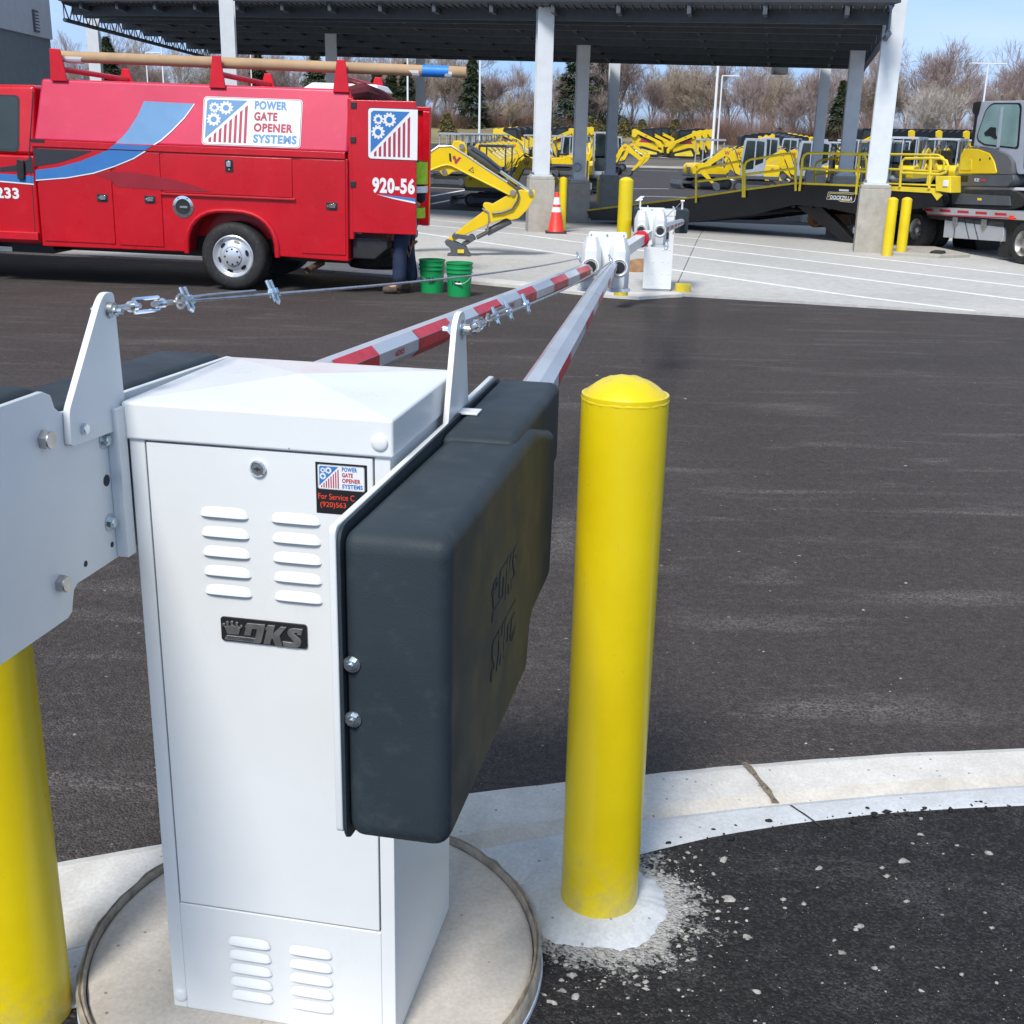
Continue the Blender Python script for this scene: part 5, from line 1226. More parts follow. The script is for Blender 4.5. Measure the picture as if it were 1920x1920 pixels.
for i, (px, Y, yw) in enumerate(((1522, 49, 172), (1540, 52, 172), (1556, 56, 172))):
    put(X1, px, Y, yw, '%s yellow excavator from the left in the cluster above the ramp crest' % nth(i), 'excavators beyond the ramp')
put(X3, 1114, 43, -92, 'pale cabbed excavator facing the camera between the middle plinths', 'excavators in the middle of the lot', .86)
for i, (px, Y) in enumerate(((1580, 47), (1604, 50), (1640, 46), (1662, 47), (1676, 50))):
    put(X2, px, Y, -112, '%s black armed excavator from the left beside the right white column' % nth(i), 'black armed excavators', .84)
for i, (px, Y) in enumerate(((1700, 47), (1722, 50), (1742, 53), (1760, 56), (1778, 50), (1796, 54), (1815, 58))):
    put(X1 if i % 2 else X0, px, Y, 52, '%s rear facing excavator from the left between the right column and the trailer' % nth(i), 'excavators parked rear on at the right', .90)
for i in range(5):
    put((X1, X3, X1, X0, X1)[i], (1446, 1490, 1536, 1590, 1660)[i], 62+3*(i % 3), (170, 150, 175, 60, 160)[i], '%s excavator from the left in the middle row behind the ramp' % nth(i), 'excavators in the middle row behind the ramp', .85)
for i in range(6):
    put(X1 if i % 2 else X0, 1004+26*i, 60+4*(i % 2), -20 if i % 2 else 165, '%s excavator from the left in the scattered row between the columns' % nth(i), 'excavators in the middle of the lot', .8) if i not in (1, 4) else None
GL = 'loaders parked along the far edge'
for i in range(4): put(L0, 962+12*i, 92+3*i, -12, '%s track loader from the left in the far row left of the white column' % nth(i), GL, 1.06)
for i in range(4): put(L1, 1046+11*i, 100+3*i, 190, '%s wheel loader from the left in the far row right of the white column' % nth(i), GL, 1.06)
for i in range(3): put(L0, 1214+15*i, 103+5*i, -6, '%s right facing track loader from the left beyond the gravel strip' % nth(i), GL, 1.06)
for i in range(3): put(L0, 1276+13*i, 101+5*i, 186, '%s left facing track loader from the left beyond the gravel strip' % nth(i), GL, 1.06)
for i in range(3): put(L0, 1396+13*i, 86+5*i, 186, '%s track loader from the left above the canopied excavator by the ramp' % nth(i), GL, 1.06)
for i in range(6): put(L0, 1490-9*i, 84+3.5*i, 187, '%s track loader counting leftward in the row above the ramp crest' % nth(i), GL, 1.06)
for i in range(17): put(L2 if i % 4 else L1, 1612+13*i, 99+.6*i, 200, '%s dark cabbed loader from the left in the back row right of the ramp' % nth(i), GL, 1.28)

# ---- near excavator whose boom reaches past the van's open doors
YB = 17.8
ex = thing('excavator', 'yellow excavator boom and coupler reaching down behind the red van', 'excavator', at(640, YB, yref=470)); eo = ex.location.copy()
def zb(p): q = P(800+p[0]*.1094, 220+p[1]*.1094, YB)-eo; return (q.x, q.z)
def zs3(p): q = P(780+p[0]*.21875, 180+p[1]*.21875, YB)-eo; return (q.x, q.z)
m = MB().m(YELC)
BO = [zb(p) for p in ((-620,1500),(-560,1080),(-200,800),(75,600),(220,500),(430,498),(560,578),(700,668),(1000,868),(1250,1038),(1400,1118),(1530,1200),(1545,1270),(1500,1335),(1430,1330),(1250,1245),(950,1090),(700,960),(600,915),(500,850),(430,825),(350,815),(250,835),(75,908),(-250,1150),(-420,1500))]
m.prism(BO, -.12, .12, 'y')
m.prism([zb(p) for p in ((75,900),(215,915),(275,995),(330,1003),(390,980),(440,940),(600,915),(480,830),(350,812),(250,832))], -.09, .09, 'y')
m.prism([zb(p) for p in ((420,500),(470,400),(560,398),(650,430),(690,500),(700,600),(690,660),(560,575))], -.09, .09, 'y'); bo = m.build('boom', ex, .012, 2)
m = MB().m(YELD); m.tube([(*zb(p)[:1], -.122, zb(p)[1]) for p in ((75,900),(250,830),(350,808),(430,820),(600,908),(950,1083),(1420,1320))], .012, 6); m.m(ALU).tube([(zb(p)[0], -.122, zb(p)[1]) for p in ((75,590),(220,492),(430,490),(700,660),(1000,860),(1380,1105))], .013, 6); m.build('boom_rib', bo)
m = MB(); T = plane((0, -.1225, 0), (1, 0, 0), (0, 0, 1)); m.T = T
m.m(SDGREY).flat([zb(p) for p in ((388,610),(425,620),(438,765),(400,745))]); m.m(SRED).flat([zb(p) for p in ((450,670),(490,650),(510,690),(520,725),(560,675),(603,690),(520,795),(490,790),(480,715),(462,720))])
m.m(SDGREY); t3 = [zb(p) for p in ((802,845),(720,905),(815,955))]; i3 = [zb(p) for p in ((797,862),(740,905),(806,940))]
m.add([(p[0], p[1], .001) for p in t3]+[(p[0], p[1], .001) for p in i3], [(0, 1, 4, 3), (1, 2, 5, 4), (2, 0, 3, 5)]); m.flat([zb(p) for p in ((790,880),(782,915),(792,915))], .001)
m.build('emblem', bo, smooth=False)
m = MB().m(STEEL)
for p, r in (((610,500), .040), ((310,930), .040), ((1475,1285), .040), ((1785,1290), .036)): x, z = zb(p); m.cyl((x, -.135, z), (x, .135, z), r, n=16)
m.build('pin', bo)
m = MB().m(GREYD); a, b, c = [V((zb(p)[0], 0, zb(p)[1])) for p in ((690,540),(1260,925),(1790,1285))]
m.cyl(a, b, .062, n=16); m.m(CHROME).cyl(b, c, .026, n=12); m.m(GREYD).tube([a+V((.05, -.10, .05)), (a+b)/2+V((0, -.10, .09)), b+V((0, -.10, .05))], .018, 6)
m.tube([V((zb(p)[0], -.13, zb(p)[1])) for p in ((1390,1100),(1540,1210),(1580,1330),(1560,1420),(1470,1560),(1300,1620),(1120,1640))], .017, 6); m.build('cylinder', ex)
m = MB().m(YELC); m.prism(roundpoly([zs3(p) for p in ((850,822),(900,800),(975,818),(1020,800),(1022,850),(955,970),(880,1045),(810,1062),(780,1045),(650,1082),(450,1172),(345,1232),(290,1240),(275,1215),(330,1180),(440,1090),(560,1002),(598,970),(572,940),(582,912),(622,912),(655,925),(760,862))], .02, 2), -.10, .10, 'y'); st = m.build('stick', ex, .010, 2)
m = MB().m(GREYD); a, b = [V((zs3(p)[0], 0, zs3(p)[1])) for p in ((810,1065),(520,1215))]; m.cyl(a, a+(b-a)*.7, .055, n=14); m.cyl(a+(b-a)*.7, b, .03, n=12)
m.prism([zs3(p) for p in ((320,1185),(350,1175),(480,1195),(500,1215),(470,1235),(350,1215))], -.12, -.10, 'y'); m.prism([zs3(p) for p in ((395,1255),(500,1200),(515,1225),(410,1290))], -.09, .09, 'y')
for p, r in (((475,1215), .05), ((335,1198), .04)): x, z = zs3(p); m.cyl((x, -.13, z), (x, .13, z), r, n=14)
m.build('linkage', ex, .004)
m = MB().m(GREYD); m.prism(roundpoly([zs3(p) for p in ((245,1240),(290,1222),(385,1268),(432,1288),(448,1335),(470,1352),(455,1380),(432,1374),(432,1402),(368,1395),(350,1362),(290,1368),(264,1352),(300,1345),(300,1300),(262,1275))], .015, 2), -.11, .11, 'y'); m.build('coupler', ex, .006)
m = MB().m(STEEL); m.tube([V((zs3(p)[0], -.115, zs3(p)[1])) for p in ((570,960),(620,990),(630,1060),(610,1150))], .014, 6); m.build('hose', st); m = MB().m(YELD); m.box(zs3((360,1300))[0], zs3((415,1300))[0], -.13, -.11, zs3((0,1330))[1], zs3((0,1300))[1]); m.build('lock_block', st)
bz = g(YB)-eo.z
m = MB().m(YELC); m.prism(roundpoly([(-2.0, bz+.75), (-2.05, bz+1.3), (-1.7, bz+1.5), (.1, bz+1.35), (.45, bz+1.0), (.45, bz+.75)], .1), -.1, 1.5, 'y'); m.build('house', ex, .05, 3)
m = MB().m(GREYM); m.prism(roundpoly([(-.9, bz+1.2), (-.85, bz+2.1), (-.1, bz+2.12), (.05, bz+1.2)], .06), .5, 1.4, 'y'); m.build('cab', ex, .04)
for y in (-.1, 1.2): m = MB().m(RUB); m.prism([(a-.7, b+bz) for a, b in stadium(-1.2, 1.2, .03, .6)], y, y+.35, 'y'); m.build('track', ex, .02)

# ================================================================ dock ramp
rA, rB = P(1105, 413, 27.6), P(1765, 413, 20.4); ru = V((rB.x-rA.x, rB.y-rA.y, 0)).normalized(); rw = V((-ru.y, ru.x, 0))
if rw.y < 0: rw = -rw
rz0 = g(24)+.028; MR = Matrix.Identity(4)
for i in range(3): MR[i][0] = ru[i]; MR[i][1] = rw[i]; MR[i][2] = (0, 0, 1)[i]; MR[i][3] = (rA.x, rA.y, rz0)[i]
MRi = MR.inverted()
ramp = thing('loading_ramp', 'long black loading ramp with yellow handrails leading up to the trailer', 'loading ramp', MR)
def on(Mi, px, py, w=0.):
    c = Mi @ CP; d = Mi.to_3x3() @ ray(px, py); p = c+d*((w-c.y)/d.y); return p
def RP(px, py, w=0.): p = on(MRi, px, py, w); return (p.x, p.z)
def RV(px, py, w=0.): p = on(MRi, px, py, w); return p
WD = 2.1
TOPL = [(1100,396),(1306,371),(1400,357),(1490,345.5),(1620,351),(1755,357)]
top = [RP(*p) for p in TOPL]
wall = top+[RP(*p) for p in ((1766,368),(1766,386),(1615,403),(1540,388),(1486,384),(1410,403),(1297,417))]+[(RP(1108,414)[0], -.03)]
for y0, y1 in ((0, .06), (WD-.06, WD)):
    m = MB().m(BLACK); m.prism(wall, y0, y1, 'y'); sw = m.build('side_wall', ramp, .004)
    m = MB().m(YELD); m.tube([(u, y0+.03, z+.012) for u, z in top], .028, 6); m.build('edge_rail', sw)
m = MB().m(GREYD)
for (ua, za), (ub, zb_) in zip(top, top[1:]): m.hexa([(ua, .061, za-.16), (ub, .061, zb_-.16), (ub, WD-.061, zb_-.16), (ua, WD-.061, za-.16)], [(ua, .061, za-.10), (ub, .061, zb_-.10), (ub, WD-.061, zb_-.10), (ua, WD-.061, za-.10)])
m.build('deck', ramp, smooth=False)
m = MB().m(BLACK)
for k in range(16):
    u = top[1][0]*.6+k*.42; z = lin(top, u)-.42
    if u < top[-1][0]-.3: m.box(u, u+.08, .061, WD-.061, z, z+.16)
m.build('cross_member', ramp, smooth=False)
for w_ in (.10, WD-.28):
    m = MB().m(BLACK); q = [RV(1486,386), RV(1532,386), RV(1606,458), RV(1584,458)]
    m.prism([(q[0].x, q[0].z), (q[1].x, q[1].z), (q[2].x, .0), (q[3].x, .0)], w_, w_+.18, 'y'); m.build('leg', ramp, .01)
def rails(w_, pieces):
    for pts in pieces:
        m = MB().m(YELD); q = [RV(px, py, 0) for px, py in pts]; m.tube([(p.x, w_, p.z) for p in q], .023, 8); m.build('handrail', ramp)
RL = [[(1307,380),(1307,330),(1309,322),(1316,317),(1385,303),(1392,304),(1395,311),(1395,370)], [(1311,340),(1394,331)],
      [(1398,370),(1398,312),(1401,304),(1409,299),(1480,288),(1489,290),(1493,298),(1494,358)], [(1399,327),(1493,316)],
      [(1501,358),(1507,298),(1510,291),(1517,287),(1628,289),(1637,294),(1640,305),(1637,318),(1628,322),(1504,315)], [(1614,289),(1607,365)],
      [(1689,351),(1693,303),(1699,297),(1766,297),(1777,302),(1780,312),(1775,323),(1764,327),(1691,324)], [(1748,297),(1744,354)]]
rails(-.03, RL)
FRL = [[(p[0]-2, p[1]) for p in pl2] for pl2 in RL]
rails(WD+.03, FRL[2:])
m = MB().m(YELD); q = [RV(1757,330), RV(1786,330), RV(1786,362), RV(1757,358)]; m.prism([(p.x, p.z) for p in q], -.05, .25, 'y'); cbx = m.build('control_box', ramp, .012); m = MB().m(SWHITE); p = RV(1773, 344, -.06); m.box(p.x-.05, p.x+.05, -.07, -.05, p.z-.05, p.z+.05); m.build('lamp', cbx, .01)
m = MB().m(YELD); m.prism([RP(*p) for p in ((1662,349),(1752,353),(1768,366),(1758,376),(1748,362),(1662,357))], -.02, -.002, 'y'); m.build('yellow_lip', ramp)
m = MB(); m.T = plane((0, -.004, 0), (1, 0, 0), (0, 0, 1))
def rq(zx, zy): return RP(1540+zx*.1979, 160+zy*.1979)
m.m(SWHITE).flat([rq(*p) for p in ((68,1008),(320,1018),(332,1040),(318,1098),(298,1110),(180,1102),(160,1085),(48,1080))])
m.m(SBLK).flat([rq(*p) for p in ((72,1013),(316,1023),(326,1040),(314,1094),(296,1105),(182,1097),(162,1080),(54,1076))], .002)
m.m(YELD).flat([rq(*p) for p in ((85,1020),(310,1030),(308,1036),(88,1026),(75,1060),(66,1060))], .003); m.flat([rq(*p) for p in ((180,1084),(288,1092),(286,1098),(186,1092))], .003)
a, b = rq(84, 1072), rq(300, 1042); m.m(SWHITE).text('DOCKZILLA', a[0], b[0], a[1]-.01, b[1]-.02, .004, .05, shear=.12)
m.m(SWHITE).flat([rq(*p) for p in ((170,983),(262,988),(262,1006),(170,1002))], .002); m.m(YELD).flat([rq(*p) for p in ((350,1085),(384,1088),(380,1150),(346,1142))], .002); m.m(SWHITE).flat([rq(*p) for p in ((358,1040),(386,1042),(384,1070),(356,1068))], .002)
m.build('ramp_sign', ramp, smooth=False)
m = MB().m(mat('rusty_brown_tank', (.20, .10, .03), .6, var=.3)); q = RV(1545, 409, 1.0); m.cyl((q.x, .7, q.z), (q.x, 1.5, q.z), .17, n=18); q = RV(1572, 411, .9); m.box(q.x-.45, q.x+.1, .7, 1.3, q.z-.12, q.z+.1); m.build('hydraulic_tank', ramp, .01)
m = MB().m(YELD); m.prism([RP(*p) for p in ((1578,398),(1590,396),(1614,405),(1614,420))], .3, .36, 'y'); m.build('gusset', ramp)
m = MB().m(BLKPL); q = [RV(*p, .25) for p in ((1576,418),(1580,428),(1590,434),(1597,424),(1592,406))]; m.tube(q, .015, 6); m.build('hose', ramp)

# ================================================================ flatbed trailer and the excavator on it
tA, tB = G(1712, 466), G(1915, 499); tu = V((tB.x-tA.x, tB.y-tA.y, 0)).normalized(); tw_ = V((-tu.y, tu.x, 0))
if tw_.x < 0 and tw_.y < 0: tw_ = -tw_
MT = Matrix.Identity(4)
for i in range(3): MT[i][0] = tu[i]; MT[i][1] = tw_[i]; MT[i][2] = (0, 0, 1)[i]; MT[i][3] = (tA.x, tA.y, g(tA.y)+.03)[i]
MTi = MT.inverted()
def TV(px, py, w=0.): return on(MTi, px, py, w)
def TP(px, py, w=0.): p = TV(px, py, w); return (p.x, p.z)
tr = thing('flatbed_trailer', 'flatbed trailer with red and white edge tape parked against the ramp', 'trailer', MT)
m = MB().m(ALU); rl = [TP(*p) for p in ((1672,384),(1935,397.5),(1935,414),(1743,402),(1735,394.5),(1672,392))]; m.prism(rl, -.02, .05, 'y'); sr = m.build('side_rail', tr, .006)
zt = rl[0][1]; m = MB().m(BLACK); m.box(rl[0][0], rl[1][0]+3.5, .05, 2.4, min(rl[0][1], rl[1][1])-.16, min(rl[0][1], rl[1][1])-.01); m.box(rl[0][0], rl[1][0]+3.5, .7, 1.7, .42, min(rl[0][1], rl[1][1])-.16); m.build('deck', tr, smooth=False)
for x0, x1 in ((1733,1749), (1762,1782), (1795,1816), (1829,1850), (1865,1887)):
    y0 = 390.5+(x0-1733)*.062; m = MB().m(REDT); q = [TV(x0, y0, -.024), TV(x1, y0+1.2, -.024), TV(x1, y0+5.8, -.024), TV(x0, y0+4.6, -.024)]; m.add(q, [(0, 1, 2, 3)]); m.build('reflective_band', sr, smooth=False)
m = MB().m(SRED); q = [TV(1738, 400.5, -.024), TV(1905, 408.5, -.024), TV(1905, 411, -.024), TV(1738, 403, -.024)]; m.add(q, [(0, 1, 2, 3)]); m.build('reflective_band', sr, smooth=False)
m = MB().m(TXRED); q = TV(1897, 408, -.03); m.box(q.x-.05, q.x+.05, -.045, -.02, q.z-.03, q.z+.03); m.build('marker_lamp', sr)
def twheel(u, rr, y0=.0, hubc=ALU):
    T = Matrix.Translation((u, y0, rr)) @ Matrix.Rotation(R(90), 4, 'X')
    m = MB(T).m(RUB); m.lathe([(rr*.60, .0), (rr*.64, .015), (rr*.92, .01), (rr, -.03), (rr, -.22), (rr*.9, -.25), (rr*.6, -.25)], 40); m.lathe([(rr*.6, -.28), (rr, -.31), (rr, -.52), (rr*.6, -.54)], 32); t = m.build('wheel', tr)
    m = MB(T).m(STEEL); m.lathe([(rr*.61, .0), (rr*.58, -.02), (rr*.50, -.09), (rr*.26, -.10), (rr*.24, -.02), (rr*.16, .0), (0, .005)], 32); rm = m.build('rim', t)
    m = MB(T).m(BLACK)
    for k in range(6): a = 2*math.pi*k/6+.4; m.cyl((rr*.40*math.cos(a), rr*.40*math.sin(a), -.089), (rr*.40*math.cos(a), rr*.40*math.sin(a), -.086), rr*.07, n=12)
    m.build('wheel_slot', rm, smooth=False)
r1 = TV(1710, 394).z*.5; r1 = max(.3, min(.5, TV(1710, 395, 0).z*.5))
for u in (0., -1.05): twheel(u, r1)
u2 = TV(1918, 458).x; twheel(u2, r1*1.05); twheel(u2+1.2, r1*1.05)
m = MB().m(ALU); q = [TP(*p) for p in ((1767,407),(1878,416),(1875,453),(1763,445))]; m.prism(q, .05, .55, 'y'); tbx = m.build('tool_box', tr, .01)
m = MB().m(GAP)
for a, b in (((1792,409),(1788,447)), ((1808,410),(1817,449)), ((1824,411),(1834,450))): p, q = TV(*a, .046), TV(*b, .046); m.tube([p, q], .008, 4)
m.build('strap', tbx)
for px, py in ((1791, 417), (1845, 422)):
    p = TV(px, py, .04); m = MB().m(STEEL); m.prism([(p.x+a, p.z+b) for a, b in ((-.07, .09), (.07, .09), (.07, -.02), (0, -.1), (-.07, -.02))], .025, .05, 'y'); m.build('latch', tbx, .006)
m = MB().m(RUB); q = [TP(*p, .1) for p in ((1890,413),(1912,414),(1895,481),(1868,480))]; m.prism(q, .10, .5, 'y'); m.build('mud_flap', tr, .01)
m = MB().m(BLACK); q = TV(1803, 450, .8); m.cyl((q.x-.35, 1.1, q.z), (q.x+.35, 1.1, q.z), .26, n=20); m.build('air_tank', tr, .02)
# excavator on the trailer
tx = thing('excavator', 'yellow and grey cabbed excavator loaded on the flatbed trailer at the right edge', 'excavator', MT)
def zt5(p, w=.12): return TP(1540+p[0]*.1979, 160+p[1]*.1979, w)
m = MB().m(RUB); m.prism(roundpoly([zt5(p) for p in ((1105,1075),(1120,1020),(1190,985),(1750,990),(1850,1005),(1935,1080),(1910,1150),(1800,1185),(1240,1168),(1140,1140))], .12), .12, .50, 'y'); tk = m.build('track', tx, .015)
m = MB().m(GREYD); m.prism([zt5(p) for p in ((1245,1020),(1790,1050),(1800,1140),(1250,1125))], .10, .14, 'y'); x, z = zt5((1168, 1075)); m.cyl((x, .10, z), (x, .2, z), .13, n=18); m.m(YELD).prism([zt5(p) for p in ((1490,1068),(1528,1070),(1527,1092),(1489,1090))], .095, .101, 'y'); m.build('roller_frame', tk, .008)
m = MB().m(RUB); m.prism(roundpoly([zt5(p) for p in ((1105,1075),(1120,1020),(1190,985),(1750,990),(1850,1005),(1935,1080),(1910,1150),(1800,1185),(1240,1168),(1140,1140))], .12), 1.5, 1.9, 'y'); m.build('track', tx, .015)
m = MB().m(SWHITE); m.prism([zt5(p) for p in ((1215,890),(1252,895),(1292,955),(1900,970),(1900,1000),(1220,990))], .2, 1.7, 'y'); m.build('undercarriage', tx, .01)
m = MB().m(GREYD); m.prism(roundpoly([zt5(p) for p in ((1265,862),(1300,843),(1825,843),(1835,905),(1765,962),(1300,957),(1262,905))], .04), .10, 1.75, 'y'); sk = m.build('lower_skirt', tx, .02)
m = MB(); m.T = plane((0, .096, 0), (1, 0, 0), (0, 0, 1)); a, b = zt5((1462, 908)), zt5((1512, 884)); m.m(SWHITE).text('EZ', a[0], b[0], a[1], b[1], 0, .03); m.m(SRED).flat([zt5(p) for p in ((1518,884),(1572,886),(1570,912),(1516,909))]); m.m(BLACK).flat([zt5(p) for p in ((1305,855),(1400,857),(1398,915),(1310,912))]); m.build('emblem', sk, smooth=False)
m = MB().m(YELC); m.prism(roundpoly([zt5(p) for p in ((1308,838),(1335,645),(1378,600),(1500,605),(1605,642),(1652,722),(1678,838))], .05), .09, 1.75, 'y'); hd_ = m.build('hood', tx, .03, 3)
m = MB().m(YELD); m.prism(roundpoly([zt5(p) for p in ((1348,695),(1442,703),(1436,805),(1335,803))], .03), .08, .095, 'y'); m.build('intake_panel', hd_)
m = MB().m(BLACK); 
for p in ((1520, 705), (1613, 693)): x, z = zt5(p); m.cyl((x, .084, z), (x, .10, z), .018, n=10)
m.build('hood_latch', hd_)
m = MB().m(GREYM); m.m(mat('mid_grey_hood', (.12, .125, .135), .45)); m.prism(roundpoly([zt5(p) for p in ((1378,596),(1450,583),(1650,608),(1775,662),(1812,722),(1818,845),(1682,840),(1655,722),(1608,640),(1500,602))], .04), .10, 1.7, 'y'); m.build('side_panel', tx, .03, 3)
CB = roundpoly([zt5(p) for p in ((1402,572),(1455,205),(1505,150),(1905,142),(2120,160),(2180,640),(2160,840),(1832,842),(1815,722),(1650,608),(1450,578))], .06)
m = MB().m(GREYM)
WN = roundpoly([zt5(p) for p in ((1452,480),(1540,225),(1600,166),(1868,166),(1882,205),(1852,605),(1520,568),(1462,525))], .07, 4)
m.prism(CB, .16, .20, 'y'); m.prism(CB, 1.02, 1.06, 'y')
b2 = CB; n_ = len(b2)
m.add([(p[0], .20, p[1]) for p in b2]+[(p[0], 1.02, p[1]) for p in b2], [(i, (i+1) % n_, n_+(i+1) % n_, n_+i) for i in range(n_)]); cbn = m.build('cab', tx, .012)
m = MB().m(BLACK); m.add([(p[0], .155, p[1]) for p in WN], [tuple(range(len(WN)))])
c0 = V((sum(p[0] for p in WN)/len(WN), sum(p[1] for p in WN)/len(WN))); WI = [tuple(c0+(V(p)-c0)*.93) for p in WN]
m.m(GLASS).add([(p[0], .150, p[1]) for p in WI], [tuple(range(len(WI)))])
m.m(GREYM).prism([zt5(p) for p in ((1690,200),(1712,200),(1672,590),(1648,588))], .140, .149, 'y'); m.m(BLACK).prism([zt5(p) for p in ((1530,450),(1590,395),(1640,400),(1640,470),(1655,500),(1630,510),(1590,480),(1540,480))], .143, .1495, 'y')
m.m(GLASSD).add([(*zt5(p)[:1], .150, zt5(p)[1]) for p in ((1925,210),(2090,215),(2110,780),(1900,780))], [(0, 1, 2, 3)]); m.build('window', cbn, smooth=False)
m = MB().m(BLACK); m.prism(roundpoly([zt5(p) for p in ((1438,250),(1450,165),(1500,150),(1490,205),(1468,290))], .02), .10, .16, 'y'); m.prism([zt5(p) for p in ((1410,575),(1455,240),(1468,245),(1425,572))], .13, .16, 'y'); m.build('mirror', tx, .006)
# kerb slab and chock by the trailer
m = MB().m(PLINTH); q = [G(1665, 470), G(1752, 472), G(1818, 486), G(1760, 488), G(1670, 482)]; z0 = g(20)+.03
m.prism([(p.x, p.y) for p in q], z0-.02, z0+.06, 'z'); o = m.build('kerb_block', None, .02); tag(o, 'low concrete kerb block behind the right pair of yellow bollards', 'kerb block')
m = MB().m(RUB); c = G(1757, 485); c.z = z0; m.T = Matrix.Translation(c) @ Matrix.Rotation(R(-35), 4, 'Z'); m.prism([(-.14, 0), (-.08, .10), (.08, .10), (.14, 0)], -.12, .12, 'y'); o = m.build('wheel_chock', None, .01); tag(o, 'black rubber wheel chock on the concrete beside the trailer', 'wheel chock')

# ================================================================ light poles, house
def lamp_post(px, ytop, Y, label, heads=(1,), th=.075):
    p = atg(px, Y); z = P(px, ytop, Y).z
    t = thing('lamp_post', label, 'lamp post', p, 'white lot lamp posts'); h = z-p.z
    m = MB().m(SWHITE); m.cyl((0, 0, 0), (0, 0, h), th, th*.75, n=10); m.build('pole', t); m = MB().m(PLINTH); m.cyl((0, 0, -.1), (0, 0, .7), .28, n=14); m.build('base', t)
    m = MB().m(SWHITE)
    for s_ in heads: m.box(min(0, s_*1.0), max(0, s_*1.0), -.05, .05, h-.02, h+.06); m.box(s_*1.0-.35, s_*1.0+.35, -.18, .18, h-.03, h+.05)
    m.build('lamp_head', t, .01); return t
lamp_post(1334, 60, 82, 'thick white lamp post left of the pair behind the canopied excavator', (1, -1), .10)
lamp_post(1343, 142, 100, 'thinner white lamp post right of the pair behind the canopied excavator', (1,), .075)
lamp_post(898, 100, 74, 'white lamp post rising behind the row of canopy excavators', (1, -1), .08)
lamp_post(1829, 119, 96, 'white lamp post with a double head near the right edge, left of the loaded excavator', (1, -1), .085)
lamp_post(765, 80, 90, 'short looking white lamp post just right of the open van doors', (1,), .08)
lamp_post(316, 60, 84, 'tall white lamp post above the front part of the van roof', (1,), .06)
lamp_post(287, 99, 110, 'lower white lamp post with a bent head above the van roof', (1,), .07)
lamp_post(478, 100, 110, 'white lamp post just right of the left white column above the van', (1,), .07)
hp = V((*at(965, 172).xy, g(172)+.1)); hs = thing('house', 'low house with a grey shingle roof and cream chimney beyond the grass bank', 'house', hp)
m = MB().m(CREAM); m.box(-5, 5, -3, 3, -.3, 1.3); m.prism([(-3.0, 1.28), (.4, 1.28), (-1.4, 2.5)], -3.4, -3.0, 'y'); m.build('wall', hs)
m = MB().m(ROOFS); m.prism([(-3.4, 1.1), (3.4, 1.1), (0, 2.9)], -5.3, 5.6, 'x'); m.build('roof', hs); m = MB().m(CREAM); m.box(2.6, 3.5, -3.4, -2.4, 0, 3.6); m.m(ROOFS).box(2.5, 3.6, -3.5, -2.3, 3.6, 3.75); m.build('chimney', hs)

# ================================================================ trees
def bare_tree(name, seed, h, spread, mt, mtrunk, lean=0., stems=1):
    rnd = random.Random(seed); tk = MB().m(mtrunk); cr = MB().m(mt)
    def grow(mb, p, d, l, r, lev):
        n = 3 if lev < 2 else 2; pts = [p]; rs_ = [r]; q = p; dd = d.copy()
        for i in range(n):
            dd = (dd+V((rnd.gauss(0, .13), rnd.gauss(0, .13), rnd.gauss(.05, .08)))).normalized(); q = q+dd*(l/n); pts.append(q); rs_.append(max(.010, r*(1-.42*(i+1)/n)))
        mb.tube(pts, rs_, 5 if lev == 0 else 3, caps=False)
        if lev >= 5: return
        k = (7, 4, 4, 3, 3)[lev]+(rnd.random() < .35)
        for j in range(k):
            t = rnd.uniform(.35, 1) if lev else rnd.uniform(.14, 1); i = min(n-1, int(t*n)); b = pts[i]+(pts[i+1]-pts[i])*(t*n-i)
            a = rnd.uniform(0, 6.283); sp = spread*rnd.uniform(.55, 1.15)
            x = dd.orthogonal().normalized(); y = dd.cross(x); nd = (dd+(x*math.cos(a)+y*math.sin(a))*sp+V((0, 0, .18))).normalized()
            grow(tk if lev == 0 and mt is mtrunk else cr, b, nd, l*rnd.uniform(.55, .82)*(1.0 if lev else .95), max(.010, rs_[min(i+1, n)]*.60), lev+1)
    for s_ in range(stems):
        a = rnd.uniform(0, 6.28); grow(tk, V((.12*math.cos(a)*(stems > 1), .12*math.sin(a)*(stems > 1), -.2)), V((lean+(.28*math.cos(a) if stems > 1 else 0), .28*math.sin(a) if stems > 1 else 0, 1)).normalized(), h*.40, h*.0165/(1+.35*(stems-1)), 0)
    t = thing(name, 'x', 'tree'); a = tk.build('trunk', t, recalc=False); cr.build('crown', t, recalc=False); return t
def conifer(name, seed, h, rad, mt):
    rnd = random.Random(seed); t = thing(name, 'x', 'tree'); m = MB().m(BARK); m.cyl((0, 0, -.2), (0, 0, h*.95), h*.016, .01, n=6); m.build('trunk', t)
    m = MB().m(mt)
    for i in range(5200):
        z = h*(.06+.93*rnd.random()**1.15); f = (1-z/h)**.85; rr = rad*f*(.30+.85*rnd.random()**.55)*(1+.22*math.sin(z*5.2+seed)); a = rnd.uniform(0, 6.283); rr *= 1+.22*math.sin(3*a+z*1.7+seed)
        c = V((rr*math.cos(a), rr*math.sin(a), z-rr*.18)); o = V((math.cos(a), math.sin(a), -.35+rnd.gauss(0, .25))).normalized(); s_ = .20+.22*rnd.random()
        x = V((-math.sin(a), math.cos(a), rnd.gauss(0, .3)))*s_*.45
        m.add([c-x, c+x, c+o*s_*1.5], [(0, 1, 2)])
    m.build('crown', t, smooth=False, recalc=False); return t
